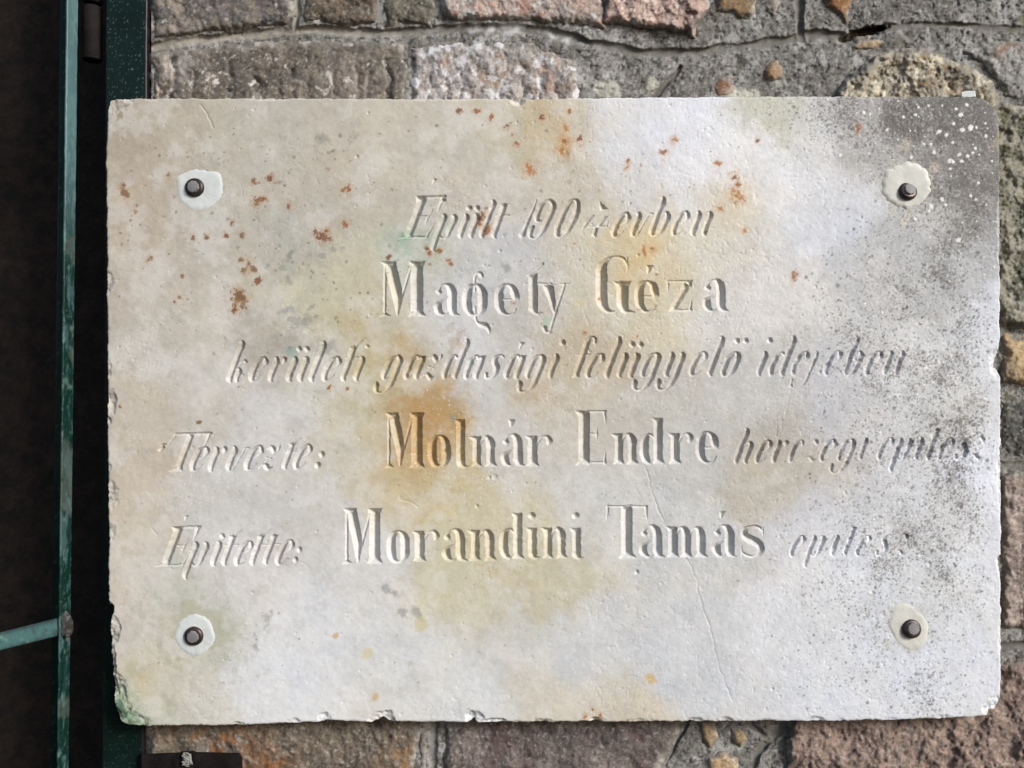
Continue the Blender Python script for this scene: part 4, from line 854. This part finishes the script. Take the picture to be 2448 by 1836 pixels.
stone([(1826,-60),(1866,-60),(1866,18),(1848,34),(1832,20)], 12, [(160,150,138),(180,168,152),(140,126,112)], 7, rough=3, label='small pale grey stone at the top')
stone([(1968,-60),(2042,-60),(2044,0),(2030,24),(2024,52),(2008,44),(1996,30),(1972,16)], 16, [(150,110,76),(170,132,96),(124,100,76),(150,136,118)], 8, rough=4, label='rust orange stone chip at the top right')
stone([(2036,106),(2076,88),(2110,92),(2128,104),(2098,116),(2050,122)], 14, [(176,154,124),(190,166,132),(150,134,112)], 9, rough=3, edgew=10, label='thin tan stone sliver under the hole')
# chiselled stones under the joint
stone([(364,128),(430,120),(560,106),(700,96),(840,98),(966,102),(974,180),(976,290),(364,290)], 16, [(106,101,94),(120,112,102),(90,86,82),(132,122,112)], 10, rough=5, white=.15, sc_=60, stain=[(395,180,34,70,(196,184,174),.9),(430,150,40,40,(176,172,170),.7),(850,190,90,80,(160,150,142),.6)],
      ridges=[(376,7,9,130),(411,6,11,128),(462,5,6,150),(500,6,5,160),(545,6,10,130),(610,6,8,160),(660,5,7,150),(700,6,10,140),(738,6,10,110),(800,5,7,150),(850,7,10,130),(880,6,9,150),(925,7,13,130)], label='dark chiselled stone with vertical grooves and white lichen', edgew=14)
stone([(978,112),(1100,104),(1200,100),(1300,112),(1366,140),(1382,190),(1384,290),(980,290)], 18, [(168,163,160),(186,181,178),(140,134,130),(160,142,130)], 11, rough=7, white=.50, sc_=50, wc=(214,214,217), stain=[(1190,200,40,50,(160,140,116),.8),(1310,180,40,60,(176,150,136),.8)],
      ridges=[(977,8,13,110),(1022,7,12,150),(1072,6,9,170),(1100,6,8,170),(1140,6,8,150),(1196,6,10,180),(1244,7,9,140),(1292,7,11,150),(1330,6,6,170)], label='pale chiselled stone with vertical grooves', edgew=16)
stone([(1824,168),(1840,146),(1858,140),(1872,160),(1874,186),(1850,198),(1826,190)], 20, [(164,126,92),(178,146,112),(146,118,92),(184,170,150)], 12, rough=3, edgew=14, rag=2, smear=.8, label='round orange pebble in the mortar')
stone([(1702,206),(1720,186),(1742,182),(1756,206),(1750,230),(1714,236)], 12, [(160,132,108),(144,108,84),(180,164,146)], 13, rough=3, edgew=10, rag=2, smear=.8, label='rusty pebble touching the plaque top')
stone([(1990,290),(2004,210),(2040,170),(2080,140),(2120,118),(2200,112),(2260,134),(2330,160),(2380,190),(2396,240),(2390,300)], 26, [(158,152,136),(206,198,178),(112,100,80),(126,110,82)], 14, rough=12, facet=10, sc_=34, white=.06, wc=(206,198,176), label='rough yellowish grey rock above the plaque corner')
stone([(2300,120),(2380,100),(2700,80),(2700,300),(2440,250),(2400,220),(2350,160)], 16, [(150,149,147),(184,183,181),(116,114,108)], 15, stain=[(2400,112,40,20,(120,92,62),1)], rough=7, white=.08, label='light grey rock at the right')
stone([(2360,250),(2400,236),(2480,262),(2700,300),(2700,800),(2450,790),(2400,770),(2370,700)], 24, [(140,138,124),(110,110,90),(166,162,148),(86,86,68)], 16, rough=11, facet=6, sc_=45, crop=(2340,200,2720,900), label='mossy grey rock at the right edge')
stone([(2390,800),(2440,796),(2700,810),(2700,930),(2440,926),(2392,912)], 20, [(176,154,120),(150,132,104),(196,176,142),(120,104,80)], 17, rough=8, crop=(2340,700,2720,1000), label='tan rock at the right edge')
stone([(2390,950),(2440,946),(2700,950),(2700,1090),(2440,1096),(2390,1080)], 14, [(92,92,88),(76,76,72),(120,120,116)], 18, rough=7, white=.05, crop=(2340,900,2720,1120), label='dark grey stone at the right edge')
stone([(2390,1130),(2440,1126),(2700,1130),(2700,1500),(2440,1506),(2392,1500)], 22, [(152,138,130),(172,156,148),(124,112,106),(186,174,166)], 19, rough=9, sc_=40, crop=(2340,1100,2720,1530), label='purplish brown stone at the right edge')
stone([(2380,1580),(2440,1572),(2700,1566),(2700,2050),(1872,2050),(1870,1850),(1878,1780),(1900,1700),(1930,1660),(2300,1650)], 26, [(142,124,114),(162,142,130),(114,100,92),(128,114,102)], 20, rough=10, facet=6, sc_=34, crop=(1850,1540,2720,2000), res=2.7, label='large reddish brown stone under the lower right corner')
# below the plaque
stone([(352,1690),(985,1690),(1006,1740),(996,1800),(1000,2000),(352,2000)], 22, [(116,106,94),(96,89,80),(136,126,112)], 21, stain=[(520,1780,110,42,(146,100,58),.8),(640,1836,50,40,(150,100,56),.8),(960,1820,50,40,(160,120,76),.7),(420,1790,50,30,(84,84,72),.7)], rough=8, sc_=50, crop=(340,1690,1020,1960), label='grey brown stone with rust under the plaque')
stone([(1062,1690),(1570,1690),(1632,1720),(1606,1780),(1578,1840),(1560,2000),(1060,2000)], 18, [(106,98,94),(124,114,110),(88,82,80),(104,90,88)], 22, rough=6, sc_=80, crop=(1040,1690,1660,1960), label='purplish grey smooth stone under the plaque')
stone([(1676,1720),(1706,1728),(1720,1760),(1704,1792),(1680,1776),(1670,1744)], 14, [(170,148,114),(180,162,130),(154,130,100)], 23, rough=3, edgew=12, rag=2.5, smear=.8, label='ochre pebble under the plaque')
stone([(1746,1736),(1776,1740),(1788,1768),(1770,1790),(1748,1774)], 12, [(160,140,110),(172,154,126),(144,122,98)], 24, rough=3, edgew=12, rag=2.5, smear=.8, label='smaller ochre pebble under the plaque')
stone([(1686,1810),(1730,1796),(1768,1808),(1776,1850),(1760,1930),(1690,1920)], 16, [(184,164,132),(196,182,156),(166,136,100)], 25, rough=4, edgew=14, smear=.8, label='pale ochre stone at the bottom')
stone([(1000,1750),(1022,1744),(1024,1836),(1018,1900),(1002,1900)], 10, [(140,136,128),(160,154,146),(116,112,104)], 26, rough=3, edgew=8, label='thin grey stone beside the joint')
# a few stones past the frame
k = 27
for (x, y, w_, h_) in [(380,-560,520,400),(940,-600,620,430),(1600,-580,560,400),(2220,-560,620,420),(2740,-80,620,520),(2740,480,560,560),(2760,1090,640,520),(2740,1660,560,420),(380,2040,640,460),(1070,2040,560,430),(1680,2090,640,430),(2380,2110,640,430)]:
    P = [(x+8*(k % 3), y), (x+w_*.5, y-12), (x+w_-10, y+6), (x+w_, y+h_*.55), (x+w_-18, y+h_), (x+w_*.45, y+h_+8), (x+6, y+h_-10), (x-8, y+h_*.4)]
    pals = [[(132,122,110),(104,98,92),(160,150,136)], [(172,156,146),(150,136,128),(190,174,160)], [(120,106,96),(144,126,112),(100,90,84)]]
    stone(P, 22, pals[k % 3], k, rough=9, res=9, edgew=24); k += 1
print('wall done')

# ------------------------------------------------------------------ green steel post, gate, hinge, bracket, dark doorway
def box_px(name, quad0, d0, d1, material, parent=None, color=None, bev=0.0, nseg=60, spots=None):
    """bar running down the photo: quad0 = (xl_top, xr_top, y_top, xl_bot, xr_bot, y_bot)"""
    xl0, xr0, yt, xl1, xr1, yb = quad0
    vsl, cl = [], []
    for j in range(nseg+1):
        t = j/nseg; y = yt+(yb-yt)*t; xl = xl0+(xl1-xl0)*t; xr = xr0+(xr1-xr0)*t
        b = bev
        ring = [(xl, d1), (xl, d0+b), (xl+b, d0), (xr-b, d0), (xr, d0+b), (xr, d1)]
        for x, d in ring:
            # true parallel sides: x is measured on the front plane
            k0 = S*(DC+d0)/DC
            vsl.append(((x-W0/2)*k0, d*S, Z0+(H0/2-y)*k0)); cl.append((x, y, d))
    fl_ = []
    n = 6
    for j in range(nseg):
        for k in range(n):
            a_, b_ = j*n+k, j*n+(k+1) % n
            fl_.append([b_, a_, a_+n, b_+n])
    co_ = np.array(vsl); F = np.array(fl_)
    colr = np.array([color(*q) for q in cl], np.float32)
    me = make_mesh(name, co_, F, colr, material, smooth=False)
    return link(name, me, parent)

def green_col(x, y, d):
    n = float(vn(np.float32(x/2.2), np.float32(y/2.2), 401))
    b = np.array((0.010, 0.030, 0.024))*(1+0.3*float(fbm(np.float32(x), np.float32(y), 120, 402, 3)))
    return b
def strip_mesh(name, NC, xl0, xr0, yt, xl1, xr1, yb, d0, d1, material, parent, colfn, step=4.0, bulge=0.0):
    """densely meshed bar face with sides, so chips and wear carry in the colour"""
    ny_ = int((yb-yt)/step)+1; ys = np.linspace(yt, yb, ny_)
    prof = [(0, d1), (0, d0+3)]+[(f, d0) for f in np.linspace(0.03, 0.97, NC)]+[(1, d0+3)]+[(1, dd) for dd in np.linspace(d0+3+(d1-d0-3)/14, d1, 14)]
    k0 = S*(DC+d0)/DC
    V, Q = [], []
    for y in ys:
        t = (y-yt)/(yb-yt); xl = xl0+(xl1-xl0)*t; xr = xr0+(xr1-xr0)*t
        for f, dd in prof:
            x = xl+(xr-xl)*f
            V.append(((x-W0/2)*k0, dd*S, Z0+(H0/2-y)*k0)); Q.append((x, y, dd, f))
    V = np.array(V); Q = np.array(Q, np.float32)
    V[:, 0] += 0.5*S*fbm(Q[:, 1]*1.0, Q[:, 2], 20, 410, 2)
    F = grid_faces(ny_, len(prof)).reshape(-1, 4)
    return link(name, make_mesh(name, V, F, colfn(Q), material, smooth=False), parent)

def post_col(Q):
    c = np.zeros((len(Q), 3), np.float32); c[:] = (0.0035, 0.0115, 0.0095)
    c *= (1+0.25*fbm(Q[:, 0], Q[:, 1], 60, 421, 3))[:, None]
    sp = sst(0.66, 0.9, vn(Q[:, 0]/2.1, Q[:, 1]/2.1, 422))*(0.35+0.65*sst(700, 100, Q[:, 1]))
    c = mix(c, (0.12, 0.16, 0.15), sp*0.7)
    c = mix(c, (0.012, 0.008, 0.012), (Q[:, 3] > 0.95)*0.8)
    return c
post = strip_mesh('gate_post', 60, 256, 356, -700, 238, 338, 2600, 61, 150, M_green, None, post_col, step=2.6)
tag(post, 'dark green steel gate post standing behind the left end of the plaque', 'post')

def bar_col(Q):
    side = Q[:, 3] > 0.01
    c = np.zeros((len(Q), 3), np.float32)
    c[:] = (0.005, 0.026, 0.020)
    aq = Q[:, 2]+1.5*Q[:, 0]
    n = fbm(Q[:, 1], aq*2.2, 60, 431, 4, .6); n2 = fbm(Q[:, 1], aq*1.6, 16, 432, 3)
    pale = (0.10, 0.18, 0.195)
    top = sst(700, 300, Q[:, 1])
    w = np.clip(sst(-.1, .5, n+0.25*n2)*0.42+top*0.8, 0, 1)*side
    c = mix(c, pale, w)
    w2 = sst(.1, .5, fbm(Q[:, 1], Q[:, 2], 90, 433, 4, .6)+.2*n2)*side*sst(300, 500, Q[:, 1])*0.45
    c = mix(c, (0.10, 0.12, 0.105), w2)
    c = mix(c, (0.15, 0.28, 0.25), sst(.25, .9, n2)*side*0.28)
    c = mix(c, (0.2, 0.22, 0.21), sst(.6, .9, vn(Q[:, 1]/3.5, Q[:, 2]/3.5+Q[:, 0]/4, 434))*0.3)
    return c
gate = bpy.data.objects.new('iron_gate', None); COL.objects.link(gate); gate.location = W(150, 1836, 40)
tag(gate, 'dark green iron gate with one upright bar and a welded cross bar', 'gate')
bpy.context.view_layer.update()
def to_gate(o):
    o.parent = gate; o.matrix_parent_inverse = gate.matrix_basis.inverted(); return o
to_gate(strip_mesh('upright_bar', 3, 164, 169, -500, 128, 133, 2400, 4, 52, M_green, None, bar_col, step=2.0))
# dark back leg of the bar (angle iron) seen to the left of the lit side
def dk_col(Q):
    c = np.zeros((len(Q), 3), np.float32); c[:] = (0.003, 0.020, 0.014)
    c *= (1+0.5*fbm(Q[:, 0], Q[:, 1], 40, 441, 3))[:, None]
    return mix(c, (0.12, 0.2, 0.18), sst(.7, .85, vn(Q[:, 0]/4, Q[:, 1]/4, 442))*0.25)
to_gate(strip_mesh('back_flange', 6, 150, 178, -500, 112, 140, 2400, 52, 58, M_green, None, dk_col, step=6.0))
# cross bar and weld
def tube_bar(name, p0, p1, w, dp, material, colfn, parent=None, n=60):
    V, Q = [], []
    a_, b_ = np.array(p0, float), np.array(p1, float)
    dirv = (b_-a_); L = math.hypot(dirv[0], dirv[1]); nx_, ny_ = -dirv[1]/L, dirv[0]/L
    prof = [(-.5, 1), (-.5, .12), (-.42, 0), (-.2, 0), (0, 0), (.2, 0), (.42, 0), (.5, .12), (.5, 1)]
    for j in range(n+1):
        t = j/n; c = a_+dirv*t
        for q, dd in prof:
            x, y, d = c[0]+nx_*w*q, c[1]+ny_*w*q, c[2]+dp*dd
            V.append(W(x, y, d)); Q.append((x, y, q, dd))
    Q = np.array(Q, np.float32)
    F = grid_faces(n+1, len(prof)).reshape(-1, 4)[:, ::-1]
    return link(name, make_mesh(name, np.array(V), F, colfn(Q), material, smooth=False), parent)
def cross_col(Q):
    c = np.zeros((len(Q), 3), np.float32); c[:] = (0.07, 0.155, 0.15)
    n = fbm(Q[:, 0], Q[:, 1], 22, 451, 4, .6)
    c = mix(c, (0.16, 0.30, 0.28), sst(.15, .5, n)*.8)
    c = mix(c, (0.05, 0.06, 0.055), sst(.1, .5, fbm(Q[:, 0], Q[:, 1], 12, 452, 3))*.6)
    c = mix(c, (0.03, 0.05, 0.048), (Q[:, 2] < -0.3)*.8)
    return c
to_gate(tube_bar('cross_bar', (-260,1598,8), (150,1496,8), 42, 30, M_green, cross_col, n=160))
def blob(name, px, py, d, rx, ry, rd, material, parent=None, seed=0, col=(0.035,0.032,0.03), col2=(0.10,0.105,0.10), n=44):
    V, F = [], []
    for j in range(n+1):
        th = math.pi*j/n
        for k in range(n):
            ph = 2*math.pi*k/n
            x, y, z = math.sin(th)*math.cos(ph), math.cos(th), math.sin(th)*math.sin(ph)
            s = 1+0.20*float(fbm(np.float32(x*30+seed*9), np.float32(y*30+z*25), 22, 460+seed, 4))
            V.append(W(px+rx*x*s, py+ry*y*s, d+rd*z*s))
    for j in range(n):
        for k in range(n):
            a_, b_ = j*n+k, j*n+(k+1) % n
            F.append([a_, b_, b_+n, a_+n])
    V = np.array(V)
    nn = fbm(V[:, 0]/S, V[:, 2]/S, 10, 470+seed, 3)
    c = mix(np.broadcast_to(np.array(col), (len(V), 3)).astype(np.float32), col2, sst(-.1, .5, nn))
    return link(name, make_mesh(name, V, np.array(F), c, material), parent)
to_gate(blob('weld', 157, 1492, 16, 20, 30, 16, M_mortar, None, 1))
# hinge barrels
def vcyl(name, px, y0, y1, d, r, material, parent=None):
    base = W(px, y1, d); top = W(px, y0, d)
    L = (top[2]-base[2])/S
    return lathe(name, base, (0, 0, 1), [(r*.8, 0), (r, 3), (r, L-3), (r*.8, L)], 24, material, parent, jit=0.02)
hinge = vcyl('hinge_pin', 222, -60, 10, 96, 22, M_iron)
to_gate(hinge)
to_gate(vcyl('hinge_barrel', 221, 16, 146, 92, 23, M_iron))
# bracket with a wire loop at the foot of the wall
br = slab_poly('iron_bracket', [(336,1802),(470,1797),(574,1800),(580,1812),(580,1960),(338,1960)], 40, 72, M_iron, None, bev=3)
tag(br, 'dark iron bracket with a rusty wire loop below the lower left plaque corner', 'bracket')
def wire(name, pts, r, material, parent):
    cu = bpy.data.curves.new(name, 'CURVE'); cu.dimensions = '3D'; cu.bevel_depth = r*S; cu.bevel_resolution = 2
    sp = cu.splines.new('NURBS'); sp.points.add(len(pts)-1); sp.use_endpoint_u = True; sp.order_u = 3
    for p, (x, y, d) in zip(sp.points, pts): p.co = (*W(x, y, d), 1)
    ob = bpy.data.objects.new(name, cu); COL.objects.link(ob)
    dg = bpy.context.evaluated_depsgraph_get()
    me = bpy.data.meshes.new_from_object(ob.evaluated_get(dg)); bpy.data.objects.remove(ob)
    me.materials.clear(); me.materials.append(material); me.name = name
    return link(name, me, parent)
wire('wire_loop', [(428,1850,36),(421,1826,30),(426,1806,26),(436,1794,28),(448,1797,32)], 1.3, M_iron, br)
wire('wire_loop', [(468,1850,36),(477,1826,30),(474,1806,26),(464,1794,28),(452,1797,32)], 1.3, M_iron, br)
for k in range(9):
    pts = [(445+random.uniform(-10, 14), 1806+random.uniform(-8, 26), 36+random.uniform(-8, 0)) for _ in range(5)]
    w_ = wire('cobweb', pts, random.uniform(1.0, 2.6), M_web, br)
# dark doorway behind the gate: jamb and deep boarded back
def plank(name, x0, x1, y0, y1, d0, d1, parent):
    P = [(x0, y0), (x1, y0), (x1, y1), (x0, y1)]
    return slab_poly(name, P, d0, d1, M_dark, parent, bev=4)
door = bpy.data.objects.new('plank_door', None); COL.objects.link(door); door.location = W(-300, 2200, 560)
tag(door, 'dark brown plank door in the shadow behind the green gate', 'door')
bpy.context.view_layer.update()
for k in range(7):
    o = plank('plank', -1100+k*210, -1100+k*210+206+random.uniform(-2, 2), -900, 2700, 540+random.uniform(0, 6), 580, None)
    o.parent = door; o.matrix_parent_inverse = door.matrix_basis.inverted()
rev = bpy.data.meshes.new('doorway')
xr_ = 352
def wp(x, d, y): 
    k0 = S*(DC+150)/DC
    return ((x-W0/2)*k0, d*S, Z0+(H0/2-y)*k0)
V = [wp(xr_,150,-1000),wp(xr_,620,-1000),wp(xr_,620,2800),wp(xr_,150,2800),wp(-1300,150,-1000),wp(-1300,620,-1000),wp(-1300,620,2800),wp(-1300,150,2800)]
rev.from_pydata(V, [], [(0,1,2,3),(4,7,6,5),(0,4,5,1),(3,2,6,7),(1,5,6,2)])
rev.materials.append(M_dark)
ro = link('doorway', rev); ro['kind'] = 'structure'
print('tris', sum(len(o.data.loop_triangles) if False else sum(len(p.vertices)-2 for p in o.data.polygons) if len(o.data.polygons) < 20000 else 2*len(o.data.polygons) for o in COL.objects if o.type == 'MESH'))
